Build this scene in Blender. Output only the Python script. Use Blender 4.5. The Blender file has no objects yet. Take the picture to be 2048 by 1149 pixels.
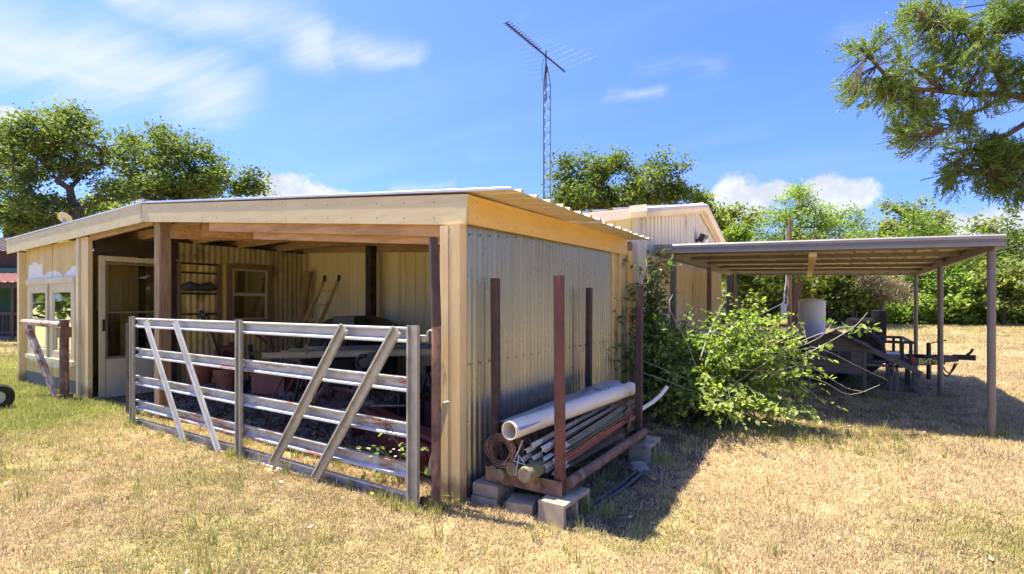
import bpy, math, random
import numpy as np
from mathutils import Vector, Matrix, Quaternion
rad = math.radians
V = Vector
scene = bpy.context.scene
COL = scene.collection

# ------------------------------------------------------------------ camera
TH = rad(32.5); FPX = 1015.0; HY = 606.0; EYE = 1.5
cam_d = bpy.data.cameras.new("camera"); cam = bpy.data.objects.new("camera", cam_d); COL.objects.link(cam)
cam_d.sensor_width = 36.0; cam_d.lens = FPX / 2048 * 36
cam_d.shift_y = (HY - 574.5) / 2048
cam_d.clip_start = 0.05; cam_d.clip_end = 3000
cam.location = (0, 0, EYE); cam.rotation_euler = (rad(90), 0, TH)
scene.camera = cam
# ------------------------------------------------------------------ sun, sky, exposure
SUN = V((-0.38, -0.06, 1.0)).normalized()
sd = bpy.data.lights.new("sun", 'SUN'); so = bpy.data.objects.new("sun", sd); COL.objects.link(so)
sd.energy = 3.0; sd.angle = rad(0.5); sd.color = (1.0, 0.92, 0.77)
so.rotation_euler = SUN.to_track_quat('Z', 'Y').to_euler(); so.location = (-6, -2, 20)
SKY_STRENGTH = 0.15
vs = scene.view_settings
vs.view_transform = 'Standard'; vs.look = 'None'; vs.exposure = 2.2; vs.gamma = 1.0; vs.use_curve_mapping = False
scene.render.engine = 'CYCLES'
scene.cycles.max_bounces = 8; scene.cycles.diffuse_bounces = 6; scene.cycles.transparent_max_bounces = 12

FW = V((-math.sin(TH), math.cos(TH), 0)); RT = V((math.cos(TH), math.sin(TH), 0))
def ray(px, py): return FW + RT * ((px - 1024) / FPX) + V((0, 0, (HY - py) / FPX))
def A(px, py, d): return V((0, 0, EYE)) + ray(px, py) * d            # at a distance
def AY(px, py, y): r = ray(px, py); return V((0, 0, EYE)) + r * (y / r.y)
def AX(px, py, x): r = ray(px, py); return V((0, 0, EYE)) + r * (x / r.x)
def AZ(px, py, z=0.0): r = ray(px, py); return V((0, 0, EYE)) + r * ((z - EYE) / r.z)

# ------------------------------------------------------------------ node helpers
def N(nt, t, **kw):
    n = nt.nodes.new(t)
    for k, v in kw.items():
        if k.startswith('i_'):
            n.inputs[k[2:].replace('_', ' ')].default_value = v
        else: setattr(n, k, v)
    return n
def L(nt, a, b): nt.links.new(a, b)
def c4(c): return (c[0], c[1], c[2], 1.0)
def math_n(nt, op, a, b=None, clamp=False):
    n = nt.nodes.new('ShaderNodeMath'); n.operation = op; n.use_clamp = clamp
    for i, x in enumerate((a, b)):
        if x is None: continue
        if isinstance(x, (int, float)): n.inputs[i].default_value = x
        else: L(nt, x, n.inputs[i])
    return n.outputs[0]
def mix(nt, fac, a, b, blend='MIX'):
    n = nt.nodes.new('ShaderNodeMix'); n.data_type = 'RGBA'; n.blend_type = blend
    for s, x in ((n.inputs[0], fac), (n.inputs[6], a), (n.inputs[7], b)):
        if isinstance(x, (int, float)): s.default_value = x
        elif isinstance(x, (tuple, list)): s.default_value = c4(x)
        else: L(nt, x, s)
    return n.outputs[2]
def smooth(nt, x, lo, hi):
    n = nt.nodes.new('ShaderNodeMapRange'); n.interpolation_type = 'SMOOTHSTEP'
    n.inputs[1].default_value = lo; n.inputs[2].default_value = hi
    if isinstance(x, (int, float)): n.inputs[0].default_value = x
    else: L(nt, x, n.inputs[0])
    return n.outputs[0]
def noise(nt, vec, scale, detail=5.0, rough=0.55, stretch=None, dist=0.0):
    if stretch:
        m = N(nt, 'ShaderNodeMapping'); m.inputs['Scale'].default_value = stretch; L(nt, vec, m.inputs[0]); vec = m.outputs[0]
    n = N(nt, 'ShaderNodeTexNoise', i_Scale=scale, i_Detail=detail, i_Roughness=rough, i_Distortion=dist)
    L(nt, vec, n.inputs['Vector']); return n.outputs['Fac']
MATS = {}
def mat(name, c1, c2=None, scale=6.0, rough=0.6, metal=0.0, bump=0.0, bscale=60.0, stretch=None, stain=None, stain2=None, mud=None, var=0.12, spec=0.5, contrast=(0.35, 0.65)):
    """c1/c2 mixed by noise; stain=(colour, scale, lo, hi[, stretch[, rough]])"""
    m = bpy.data.materials.new(name); m.use_nodes = True; nt = m.node_tree
    b = nt.nodes['Principled BSDF']; tc = N(nt, 'ShaderNodeTexCoord'); oc = tc.outputs['Object']
    info = N(nt, 'ShaderNodeObjectInfo')
    addv = N(nt, 'ShaderNodeVectorMath'); addv.operation = 'ADD'; L(nt, oc, addv.inputs[0])
    cmb = N(nt, 'ShaderNodeCombineXYZ'); r7 = math_n(nt, 'MULTIPLY', info.outputs['Random'], 17.0)
    for i in range(3): L(nt, r7, cmb.inputs[i])
    L(nt, cmb.outputs[0], addv.inputs[1]); vec = addv.outputs[0]
    c2 = c2 or tuple(x * 0.75 for x in c1)
    col = mix(nt, smooth(nt, noise(nt, vec, scale, 7, 0.6, stretch), *contrast), c1, c2)
    big = noise(nt, vec, scale * 0.23, 3)
    k = math_n(nt, 'ADD', math_n(nt, 'MULTIPLY', big, var * 2), 1 - var)
    k = math_n(nt, 'MULTIPLY', k, math_n(nt, 'ADD', math_n(nt, 'MULTIPLY', info.outputs['Random'], var), 1 - var / 2))
    vm = N(nt, 'ShaderNodeVectorMath'); vm.operation = 'SCALE'; L(nt, col, vm.inputs[0]); L(nt, k, vm.inputs['Scale']); col = vm.outputs[0]
    rg = rough; met = metal
    for st in (stain, stain2):
        if not st: continue
        f = smooth(nt, noise(nt, vec, st[1], 8, 0.62, st[4] if len(st) > 4 else None, 0.3), st[2], st[3])
        col = mix(nt, f, col, st[0])
        if metal > 0:
            met = math_n(nt, 'MULTIPLY', math_n(nt, 'SUBTRACT', 1.0, f), met)
    if mud:        # splashed soil low on the wall
        sz = N(nt, 'ShaderNodeSeparateXYZ'); L(nt, oc, sz.inputs[0])
        f = math_n(nt, 'SUBTRACT', math_n(nt, 'ADD', mud[1], math_n(nt, 'MULTIPLY', math_n(nt, 'SUBTRACT', noise(nt, vec, 5.0, 7, 0.7), 0.5), mud[1] * 2.2)), sz.outputs[2])
        col = mix(nt, math_n(nt, 'MULTIPLY', smooth(nt, f, -0.06, 0.12), 0.8), col, mud[0])
    L(nt, col, b.inputs['Base Color'])
    if isinstance(met, float) or isinstance(met, int): b.inputs['Metallic'].default_value = met
    else: L(nt, met, b.inputs['Metallic'])
    rn = math_n(nt, 'ADD', math_n(nt, 'MULTIPLY', noise(nt, vec, scale * 2.3, 4), 0.25), rough - 0.12, True)
    L(nt, rn, b.inputs['Roughness']); b.inputs['Specular IOR Level'].default_value = spec
    if bump:
        bp = N(nt, 'ShaderNodeBump', i_Strength=bump, i_Distance=0.01)
        L(nt, noise(nt, vec, bscale, 6, 0.6, stretch), bp.inputs['Height']); L(nt, bp.outputs[0], b.inputs['Normal'])
    MATS[name] = m; return m
def leaf_mat(name, cols, trans=0.35, rough=0.55, gloss=0.3):
    m = bpy.data.materials.new(name); m.use_nodes = True; nt = m.node_tree
    b = nt.nodes['Principled BSDF']; out = nt.nodes['Material Output']
    geo = N(nt, 'ShaderNodeNewGeometry'); ramp = N(nt, 'ShaderNodeValToRGB'); cr = ramp.color_ramp
    cr.elements[0].color = c4(cols[0]); cr.elements[-1].color = c4(cols[-1])
    for i in range(1, len(cols) - 1):
        e = cr.elements.new(i / (len(cols) - 1)); e.color = c4(cols[i])
    tc = N(nt, 'ShaderNodeTexCoord')
    ns = noise(nt, tc.outputs['Object'], 0.7, 4)
    f = math_n(nt, 'ADD', math_n(nt, 'MULTIPLY', geo.outputs['Random Per Island'], 0.6), math_n(nt, 'MULTIPLY', math_n(nt, 'SUBTRACT', ns, 0.3), 1.0), True)
    L(nt, f, ramp.inputs[0]); L(nt, ramp.outputs[0], b.inputs['Base Color'])
    b.inputs['Roughness'].default_value = rough; b.inputs['Specular IOR Level'].default_value = gloss
    t = N(nt, 'ShaderNodeBsdfTranslucent')
    tint = mix(nt, 1.0, ramp.outputs[0], (1.5, 1.6, 0.55), 'MULTIPLY'); L(nt, tint, t.inputs[0])
    ms = N(nt, 'ShaderNodeMixShader'); ms.inputs[0].default_value = trans
    L(nt, b.outputs[0], ms.inputs[1]); L(nt, t.outputs[0], ms.inputs[2]); L(nt, ms.outputs[0], out.inputs[0])
    MATS[name] = m; return m
def glass_mat(name, tint=(0.75, 0.8, 0.78), refl=1.0):
    m = bpy.data.materials.new(name); m.use_nodes = True; nt = m.node_tree; out = nt.nodes['Material Output']
    nt.nodes.remove(nt.nodes['Principled BSDF'])
    tr = N(nt, 'ShaderNodeBsdfTransparent'); tr.inputs[0].default_value = c4(tint)
    gl = N(nt, 'ShaderNodeBsdfGlossy'); gl.inputs['Roughness'].default_value = 0.02
    fr = N(nt, 'ShaderNodeFresnel', i_IOR=1.5 + 0.5 * refl)
    ms = N(nt, 'ShaderNodeMixShader'); L(nt, math_n(nt, 'ADD', math_n(nt, 'MULTIPLY', fr.outputs[0], 1.2), 0.08 * refl, True), ms.inputs[0])
    L(nt, tr.outputs[0], ms.inputs[1]); L(nt, gl.outputs[0], ms.inputs[2]); L(nt, ms.outputs[0], out.inputs[0])
    MATS[name] = m; return m

# ------------------------------------------------------------------ world sky with clouds
def make_world():
    w = bpy.data.worlds.new("World"); scene.world = w; w.use_nodes = True; nt = w.node_tree
    bg = nt.nodes['Background']; bg.inputs['Strength'].default_value = SKY_STRENGTH
    sky = N(nt, 'ShaderNodeTexSky'); sky.sky_type = 'NISHITA'; sky.sun_disc = False
    sky.sun_elevation = math.asin(SUN.z); sky.sun_rotation = math.atan2(SUN.x, SUN.y) % (2 * math.pi)
    sky.air_density = 1.0; sky.dust_density = 1.8; sky.ozone_density = 2.0
    col = mix(nt, 1.0, sky.outputs[0], SKY_TINT, 'MULTIPLY')
    tc = N(nt, 'ShaderNodeTexCoord'); d = tc.outputs['Generated']
    sp = N(nt, 'ShaderNodeSeparateXYZ'); L(nt, d, sp.inputs[0])
    # sky seen on a flat cloud deck: direction divided by its height
    zz = math_n(nt, 'ADD', math_n(nt, 'MAXIMUM', sp.outputs[2], 0.0), 0.10)
    cb = N(nt, 'ShaderNodeCombineXYZ')
    L(nt, math_n(nt, 'DIVIDE', sp.outputs[0], zz), cb.inputs[0]); L(nt, math_n(nt, 'DIVIDE', sp.outputs[1], zz), cb.inputs[1])
    rot = N(nt, 'ShaderNodeMapping'); rot.inputs['Rotation'].default_value = (0, 0, rad(-43)); rot.inputs['Scale'].default_value = (0.6, 2.6, 1)
    L(nt, cb.outputs[0], rot.inputs[0])
    st = noise(nt, rot.outputs[0], 1.15, 9, 0.58, None, 0.9)
    def blob(px, py, rr, sq=1.0):
        v = ray(px, py).normalized()
        s = N(nt, 'ShaderNodeVectorMath'); s.operation = 'SUBTRACT'; L(nt, d, s.inputs[0]); s.inputs[1].default_value = v
        m = N(nt, 'ShaderNodeVectorMath'); m.operation = 'MULTIPLY'; L(nt, s.outputs[0], m.inputs[0]); m.inputs[1].default_value = (1, 1, sq)
        ln = N(nt, 'ShaderNodeVectorMath'); ln.operation = 'LENGTH'; L(nt, m.outputs[0], ln.inputs[0])
        return math_n(nt, 'SUBTRACT', 1.0, math_n(nt, 'DIVIDE', ln.outputs['Value'], rr), True)
    def total(xs):
        t = xs[0]
        for x in xs[1:]: t = math_n(nt, 'MAXIMUM', t, x)
        return t
    dn = N(nt, 'ShaderNodeTexNoise', i_Scale=3.0, i_Detail=5.0, i_Roughness=0.55); L(nt, d, dn.inputs['Vector'])
    dw = N(nt, 'ShaderNodeVectorMath'); dw.operation = 'MULTIPLY_ADD'; L(nt, dn.outputs['Color'], dw.inputs[0]); dw.inputs[1].default_value = (0.12,) * 3
    db = N(nt, 'ShaderNodeVectorMath'); db.operation = 'SUBTRACT'; L(nt, d, db.inputs[0]); db.inputs[1].default_value = (0.06,) * 3; L(nt, db.outputs[0], dw.inputs[2])
    def streak(x0, y0, x1, y1, w, k=1.0):      # a wisp between two points of the sky
        a, b = ray(x0, y0).normalized(), ray(x1, y1).normalized(); ab = b - a
        def vm(op, p, q):
            n = N(nt, 'ShaderNodeVectorMath'); n.operation = op
            for i, o in enumerate((p, q)):
                if isinstance(o, V): n.inputs[i].default_value = o
                else: L(nt, o, n.inputs[i])
            return n
        v = vm('SUBTRACT', dw.outputs[0], a).outputs[0]; t = math_n(nt, 'DIVIDE', vm('DOT_PRODUCT', v, ab).outputs['Value'], ab.length_squared, True)
        sc = N(nt, 'ShaderNodeVectorMath'); sc.operation = 'SCALE'; sc.inputs[0].default_value = ab; L(nt, t, sc.inputs['Scale'])
        ds = vm('LENGTH', vm('SUBTRACT', v, sc.outputs[0]).outputs[0], V()).outputs['Value']
        return math_n(nt, 'MULTIPLY', math_n(nt, 'SUBTRACT', 1.0, math_n(nt, 'DIVIDE', ds, w), True), k)
    m1 = total([streak(-250, 60, 390, 150, 0.13), streak(20, 140, 410, 183, 0.05), streak(230, -40, 620, 75, 0.075), streak(540, 70, 830, 105, 0.05, 0.7), streak(330, 240, 440, 247, 0.03, 0.6), streak(1225, 186, 1320, 180, 0.03, 0.5), streak(1285, 122, 1450, 140, 0.04, 0.5), streak(1050, 48, 1165, 45, 0.03, 0.5), streak(780, 366, 900, 370, 0.035, 0.7), streak(950, 300, 1500, 250, 0.05, 0.35), streak(1700, 60, 2048, 90, 0.07, 0.4)])
    st2 = noise(nt, rot.outputs[0], 4.2, 6, 0.6, (0.5, 1.6, 1), 0.5)
    er = math_n(nt, 'ADD', math_n(nt, 'ADD', math_n(nt, 'MULTIPLY', m1, 1.0), math_n(nt, 'MULTIPLY', math_n(nt, 'SUBTRACT', st, 0.5), 1.7)), math_n(nt, 'MULTIPLY', math_n(nt, 'SUBTRACT', st2, 0.5), 0.7))
    cir = math_n(nt, 'MULTIPLY', math_n(nt, 'MULTIPLY', smooth(nt, er, 0.05, 1.35), smooth(nt, m1, 0.0, 0.7)), 0.8)
    veil = math_n(nt, 'MULTIPLY', smooth(nt, noise(nt, rot.outputs[0], 0.7, 4), 0.4, 0.8), 0.12)
    cir = math_n(nt, 'MULTIPLY', math_n(nt, 'ADD', cir, veil, True), smooth(nt, sp.outputs[2], 0.0, 0.12))
    col = mix(nt, cir, col, CLOUD)
    # small fair-weather cumulus low above the trees
    m2 = total([blob(578, 388, 0.085, 1.7), blob(640, 392, 0.07, 2.4), blob(1490, 408, 0.10, 1.5), blob(1660, 395, 0.085, 1.7), blob(1540, 385, 0.06, 1.6), blob(1900, 455, 0.10, 2.6), blob(2010, 450, 0.11, 2.4), blob(10, 232, 0.05, 2.6), blob(1250, 420, 0.08, 2.5),
                blob(-300, 430, 0.14, 2), blob(2400, 420, 0.16, 2)])
    n2 = noise(nt, d, 14.0, 8, 0.6)
    cu = smooth(nt, math_n(nt, 'ADD', math_n(nt, 'MULTIPLY', m2, 1.25), math_n(nt, 'MULTIPLY', math_n(nt, 'SUBTRACT', n2, 0.5), 1.5)), 0.30, 0.62)
    cu = math_n(nt, 'MULTIPLY', cu, smooth(nt, m2, 0.0, 0.15))
    shade = mix(nt, smooth(nt, noise(nt, d, 22.0, 6), 0.35, 0.65), tuple(x * 1.04 for x in CLOUD), tuple(x * 0.8 for x in CLOUD))
    col = mix(nt, math_n(nt, 'MULTIPLY', cu, 0.93), col, shade)
    L(nt, col, bg.inputs['Color'])
SKY_TINT = (0.185, 0.255, 0.50)
CLOUD = (1.42, 1.48, 1.6)
make_world()

# ------------------------------------------------------------------ mesh builder
ORG = {}
def frame(d, up=(0, 0, 1)):
    d = V(d).normalized(); up = V(up)
    if abs(d.dot(up.normalized())) > 0.995: up = V((0, 1, 0))
    s = d.cross(up).normalized(); return d, s, s.cross(d).normalized()
class MB:
    def __init__(self): self.v = []; self.f = []
    def add(self, vs_, fs):
        o = len(self.v); self.v += [V(p) for p in vs_]; self.f += [[i + o for i in f] for f in fs]; return self
    def box(self, c, s, rot=None, ch=0.0):
        hx, hy, hz = s[0] / 2, s[1] / 2, s[2] / 2; c = V(c)
        ax = [V((1, 0, 0)), V((0, 1, 0)), V((0, 0, 1))] if rot is None else [rot @ V((1, 0, 0)), rot @ V((0, 1, 0)), rot @ V((0, 0, 1))]
        return self.bar(c - ax[0] * hx, c + ax[0] * hx, s[1], s[2], ax[2], ch or min(s) * 0.06)
    def bar(self, p0, p1, w, h, up=(0, 0, 1), ch=0.003):
        a, b = w / 2, h / 2; k = min(ch, a * 0.45, b * 0.45)
        poly = [(-a + k, -b), (a - k, -b), (a, -b + k), (a, b - k), (a - k, b), (-a + k, b), (-a, b - k), (-a, -b + k)]
        return self.prism(poly, p0, p1, up)
    def prism(self, poly, p0, p1, up=(0, 0, 1), cap=True):
        p0 = V(p0); p1 = V(p1); d, s, u = frame(p1 - p0, up); n = len(poly)
        vs_ = [p0 + s * a + u * b for a, b in poly] + [p1 + s * a + u * b for a, b in poly]
        fs = [[i, (i + 1) % n, n + (i + 1) % n, n + i] for i in range(n)]
        if cap: fs += [list(range(n))[::-1], list(range(n, 2 * n))]
        return self.add(vs_, fs)
    def tube(self, pts, r, seg=8, cap=True):
        pts = [V(p) for p in pts]; n = len(pts); rs = r if isinstance(r, (list, tuple)) else [r] * n
        vs_ = []; fs = []; ref = None
        for i, p in enumerate(pts):
            d = (pts[min(i + 1, n - 1)] - pts[max(i - 1, 0)])
            if d.length < 1e-9: d = V((0, 0, 1))
            d.normalize()
            if ref is None: ref = d.orthogonal().normalized()
            ref = (ref - d * ref.dot(d))
            ref = ref.normalized() if ref.length > 1e-6 else d.orthogonal().normalized()
            s = d.cross(ref)
            for k in range(seg):
                a = 2 * math.pi * k / seg; vs_.append(p + (ref * math.cos(a) + s * math.sin(a)) * rs[i])
        for i in range(n - 1):
            for k in range(seg):
                k2 = (k + 1) % seg; fs.append([i * seg + k, i * seg + k2, (i + 1) * seg + k2, (i + 1) * seg + k])
        if cap: fs += [list(range(seg))[::-1], [(n - 1) * seg + k for k in range(seg)]]
        return self.add(vs_, fs)
    def pipe(self, p0, p1, ro, ri, seg=20):           # hollow pipe
        p0 = V(p0); p1 = V(p1); d, s, u = frame(p1 - p0); vs_ = []
        for p, r in ((p0, ro), (p1, ro), (p1, ri), (p0, ri)):
            vs_ += [p + (s * math.cos(2 * math.pi * k / seg) + u * math.sin(2 * math.pi * k / seg)) * r for k in range(seg)]
        fs = [[a * seg + k, a * seg + (k + 1) % seg, ((a + 1) % 4) * seg + (k + 1) % seg, ((a + 1) % 4) * seg + k] for a in range(4) for k in range(seg)]
        return self.add(vs_, fs)
    def lathe(self, prof, c=(0, 0, 0), seg=24, rot=None):
        c = V(c); vs_ = []; n = len(prof)
        for r, z in prof:
            for k in range(seg):
                a = 2 * math.pi * k / seg; q = V((r * math.cos(a), r * math.sin(a), z)); vs_.append(c + (rot @ q if rot else q))
        fs = [[i * seg + k, i * seg + (k + 1) % seg, (i + 1) * seg + (k + 1) % seg, (i + 1) * seg + k] for i in range(n - 1) for k in range(seg)]
        if prof[0][0] > 1e-6: fs.append([k for k in range(seg)][::-1])
        if prof[-1][0] > 1e-6: fs.append([(n - 1) * seg + k for k in range(seg)])
        return self.add(vs_, fs)
    def sheet(self, rows):                            # grid of points
        m = len(rows[0]); vs_ = [p for r in rows for p in r]
        fs = [[i * m + j, i * m + j + 1, (i + 1) * m + j + 1, (i + 1) * m + j] for i in range(len(rows) - 1) for j in range(m - 1)]
        return self.add(vs_, fs)
    def build(self, name, m, parent=None, loc=None, sharp=35, smooth_=True):
        o0 = ORG.get(parent.name, V()) if parent else (V(loc) if loc is not None else V())
        me = bpy.data.meshes.new(name); me.from_pydata([tuple(p - o0) for p in self.v], [], self.f); me.update()
        if smooth_: me.shade_smooth(); me.set_sharp_from_angle(angle=rad(sharp))
        for x in (m if isinstance(m, (list, tuple)) else [m]): me.materials.append(x)
        o = bpy.data.objects.new(name, me); COL.objects.link(o)
        if parent: o.parent = parent
        elif loc is not None: o.location = loc
        ORG[o.name] = o0.copy(); return o
def thing(name, label, cat, loc=(0, 0, 0), group=None):
    o = bpy.data.objects.new(name, None); o.empty_display_size = 0.1; COL.objects.link(o); o.location = loc
    ORG[o.name] = V(loc); o['label'] = label; o['category'] = cat
    if group: o['group'] = group
    return o
def tag(o, label, cat, group=None):
    o['label'] = label; o['category'] = cat
    if group: o['group'] = group
    return o
def kind(o, k): o['kind'] = k; return o
def plabel(o, s): o['label'] = s; return o
def copy_thing(root, loc, rot=(0, 0, 0), label=None, scale=None, mats=None):
    def rec(o, par):
        c = o.copy(); COL.objects.link(c)
        if par: c.parent = par
        for ch in list(o.children): rec(ch, c)
        return c
    c = rec(root, None); c.location = loc; c.rotation_euler = rot
    if label: c['label'] = label
    if scale: c.scale = scale
    return c
def np_mesh(name, verts, faces_idx, per, m, parent=None, loc=None, smooth_=False):
    """verts (n,3) float; faces flat with `per` corners each"""
    o0 = ORG.get(parent.name, V()) if parent else (V(loc) if loc is not None else V())
    me = bpy.data.meshes.new(name); nv = len(verts); nf = len(faces_idx) // per
    me.vertices.add(nv); me.vertices.foreach_set('co', (verts - np.array(o0)).astype(np.float32).ravel())
    me.loops.add(nf * per); me.loops.foreach_set('vertex_index', faces_idx.astype(np.int32))
    me.polygons.add(nf); me.polygons.foreach_set('loop_start', np.arange(0, nf * per, per, dtype=np.int32))
    me.update(calc_edges=True)
    if smooth_: me.shade_smooth()
    me.materials.append(m); o = bpy.data.objects.new(name, me); COL.objects.link(o)
    if parent: o.parent = parent
    elif loc is not None: o.location = loc
    ORG[o.name] = o0.copy(); return o
#@@BODY
# ------------------------------------------------------------------ materials
mat('cream_paint', (0.64, 0.54, 0.30), (0.58, 0.48, 0.25), 3, 0.6, bump=0.12, bscale=90, stretch=(1, 1, 6), stain=((0.3, 0.23, 0.13), 2.2, 0.66, 0.8), var=0.06)
mat('shaded_yellow_paint', (0.80, 0.53, 0.17), (0.74, 0.48, 0.15), 3, 0.55, bump=0.10, bscale=70, stretch=(4, 1, 4), stain=((0.35, 0.22, 0.08), 3, 0.70, 0.82), var=0.06)  # side trim yellow, with the deeper orange of its shade put into the colour
mat('post_paint', (0.79, 0.60, 0.30), (0.72, 0.52, 0.24), 4, 0.6, bump=0.25, bscale=40, stretch=(6, 6, 0.7), mud=((0.22, 0.15, 0.08), 0.22), stain=((0.28, 0.19, 0.09), 2.4, 0.62, 0.74, (3, 3, 1)), var=0.1)
mat('galvanised', (0.315, 0.31, 0.245), (0.36, 0.35, 0.275), 2.2, 0.30, 0.6, bscale=30, stretch=(7, 7, 0.25), stain=((0.27, 0.25, 0.19), 1.4, 0.62, 0.9, (5, 5, 0.2)), mud=((0.17, 0.13, 0.09), 0.16), var=0.05)
mat('roof_metal', (0.72, 0.64, 0.49), (0.64, 0.57, 0.43), 3, 0.42, 0.25, stain=((0.28, 0.22, 0.15), 2, 0.66, 0.8), var=0.08)
mat('zinc_trim', (0.72, 0.72, 0.70), (0.62, 0.62, 0.6), 4, 0.35, 0.6)
mat('raw_wood', (0.56, 0.33, 0.14), (0.38, 0.21, 0.09), 5, 0.7, bump=0.3, bscale=40, stretch=(0.5, 5, 5), var=0.12)
mat('old_wood', (0.44, 0.28, 0.14), (0.27, 0.17, 0.09), 6, 0.8, bump=0.4, bscale=40, stretch=(5, 5, 0.5), stain=((0.40, 0.30, 0.20), 3, 0.58, 0.75, (4, 4, 0.6)))
mat('rafter_wood', (0.48, 0.30, 0.16), (0.34, 0.21, 0.11), 6, 0.8, bump=0.3, bscale=40, stretch=(0.5, 5, 5))
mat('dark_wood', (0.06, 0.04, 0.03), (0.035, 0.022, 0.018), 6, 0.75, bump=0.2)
mat('wall_beige', (0.86, 0.75, 0.46), (0.80, 0.69, 0.40), 2, 0.5, stretch=(3, 3, 0.5), stain=((0.36, 0.27, 0.14), 1.6, 0.66, 0.82, (3, 3, 0.7)), mud=((0.26, 0.2, 0.13), 0.2), var=0.05)
mat('wall_pale', (0.72, 0.64, 0.49), (0.64, 0.56, 0.42), 2, 0.5, stretch=(4, 4, 0.4), stain=((0.30, 0.21, 0.11), 1.6, 0.58, 0.72, (4, 4, 0.35)), mud=((0.26, 0.2, 0.13), 0.2), var=0.06)
mat('trim_pink', (0.66, 0.55, 0.40), (0.60, 0.48, 0.34), 3, 0.5, stain=((0.40, 0.30, 0.2), 3, 0.62, 0.75), var=0.06)
mat('panel_yellow', (0.80, 0.60, 0.23), (0.72, 0.52, 0.18), 3, 0.55, stretch=(3, 3, 0.6), stain=((0.22, 0.15, 0.06), 1.5, 0.58, 0.75))
mat('panel_drab', (0.56, 0.48, 0.28), (0.45, 0.38, 0.22), 3, 0.5, stretch=(4, 4, 0.5), stain=((0.12, 0.10, 0.06), 1.4, 0.5, 0.68))
mat('frame_brown', (0.26, 0.19, 0.11), (0.22, 0.16, 0.09), 4, 0.5)
mat('frame_cream', (0.66, 0.57, 0.38), (0.6, 0.5, 0.32), 4, 0.5, var=0.06)
mat('white_paint', (0.78, 0.77, 0.72), (0.72, 0.70, 0.63), 5, 0.5, var=0.06)
mat('steel_clean', (0.56, 0.55, 0.52), (0.46, 0.455, 0.43), 7, 0.52, 0.45, bump=0.05, stretch=(0.6, 2, 2), stain=((0.40, 0.36, 0.30), 5, 0.6, 0.75), var=0.06)
mat('steel', (0.56, 0.56, 0.55), (0.40, 0.40, 0.39), 9, 0.48, 0.5, bump=0.06, stretch=(1, 1, 2), stain=((0.34, 0.15, 0.08), 3.2, 0.555, 0.62, (0.8, 2, 5)), stain2=((0.46, 0.30, 0.22), 7, 0.62, 0.72), var=0.1)
mat('steel_post', (0.50, 0.48, 0.41), (0.40, 0.38, 0.32), 9, 0.45, 0.4, bump=0.1, stain=((0.30, 0.24, 0.15), 5, 0.62, 0.78), var=0.06)
mat('strap_white', (0.64, 0.64, 0.62), (0.52, 0.52, 0.5), 5, 0.42, 0.5, bump=0.05, stain=((0.36, 0.28, 0.18), 5, 0.62, 0.75))
mat('rust_pipe', (0.24, 0.135, 0.085), (0.11, 0.06, 0.045), 8, 0.75, bump=0.25, bscale=80, stain=((0.40, 0.24, 0.14), 4, 0.52, 0.68, (2, 2, 0.6)))
mat('rust_red', (0.155, 0.056, 0.036), (0.105, 0.04, 0.028), 6, 0.6, bump=0.1, stain=((0.06, 0.035, 0.025), 5, 0.6, 0.7))
mat('rust_dark', (0.085, 0.05, 0.035), (0.05, 0.032, 0.025), 8, 0.75, bump=0.15)
mat('primer_pipe', (0.62, 0.54, 0.44), (0.40, 0.24, 0.16), 6, 0.65, bump=0.2, stain=((0.20, 0.09, 0.06), 7, 0.52, 0.6, (1, 1, 1)))
mat('carport_metal', (0.25, 0.235, 0.215), (0.22, 0.205, 0.185), 3, 0.5, 0.05, var=0.06)
mat('carport_roof', (0.66, 0.58, 0.45), (0.58, 0.51, 0.39), 3, 0.5, 0.1, var=0.08)
mat('carport_dark', (0.21, 0.185, 0.145), (0.17, 0.15, 0.12), 3, 0.6)
mat('carport_post', (0.21, 0.18, 0.16), (0.17, 0.145, 0.13), 3, 0.38, 0.2, stain=((0.26, 0.23, 0.18), 4, 0.6, 0.75))
mat('pvc', (0.86, 0.78, 0.61), (0.80, 0.71, 0.53), 3, 0.35, var=0.05, stain=((0.50, 0.40, 0.26), 2.5, 0.62, 0.8))
mat('concrete', (0.45, 0.36, 0.235), (0.33, 0.265, 0.175), 12, 0.9, bump=0.5, bscale=160, stain=((0.15, 0.12, 0.085), 6, 0.55, 0.75))
mat('tpost_green', (0.15, 0.17, 0.10), (0.24, 0.21, 0.13), 7, 0.6, stain=((0.24, 0.12, 0.06), 6, 0.6, 0.7))
mat('tpost_rust', (0.20, 0.115, 0.065), (0.12, 0.07, 0.045), 7, 0.75, stain=((0.33, 0.26, 0.17), 5, 0.58, 0.7))
mat('tpost_red', (0.52, 0.17, 0.085), (0.38, 0.13, 0.07), 7, 0.6, stain=((0.13, 0.07, 0.05), 6, 0.6, 0.72))
mat('tpost_grey', (0.42, 0.35, 0.24), (0.30, 0.23, 0.15), 7, 0.6, stain=((0.14, 0.08, 0.05), 6, 0.56, 0.7))
mat('tip_white', (0.66, 0.65, 0.58), (0.5, 0.47, 0.38), 9, 0.55, stain=((0.2, 0.14, 0.1), 10, 0.58, 0.68))
mat('post_wood_green', (0.20, 0.18, 0.08), (0.17, 0.15, 0.07), 8, 0.85, bump=0.3)
mat('end_grain', (0.27, 0.21, 0.12), (0.18, 0.14, 0.08), 20, 0.9, bump=0.3)
mat('flash_metal', (0.50, 0.54, 0.60), (0.42, 0.46, 0.52), 2, 0.3, 0.7, stain=((0.10, 0.09, 0.07), 3, 0.62, 0.68))
mat('grey_plastic', (0.72, 0.80, 0.96), (0.68, 0.76, 0.92), 2, 0.42, var=0.05)
mat('coop_wood', (0.20, 0.175, 0.135), (0.15, 0.13, 0.10), 6, 0.75, bump=0.2, stretch=(0.6, 1, 6))
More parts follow.
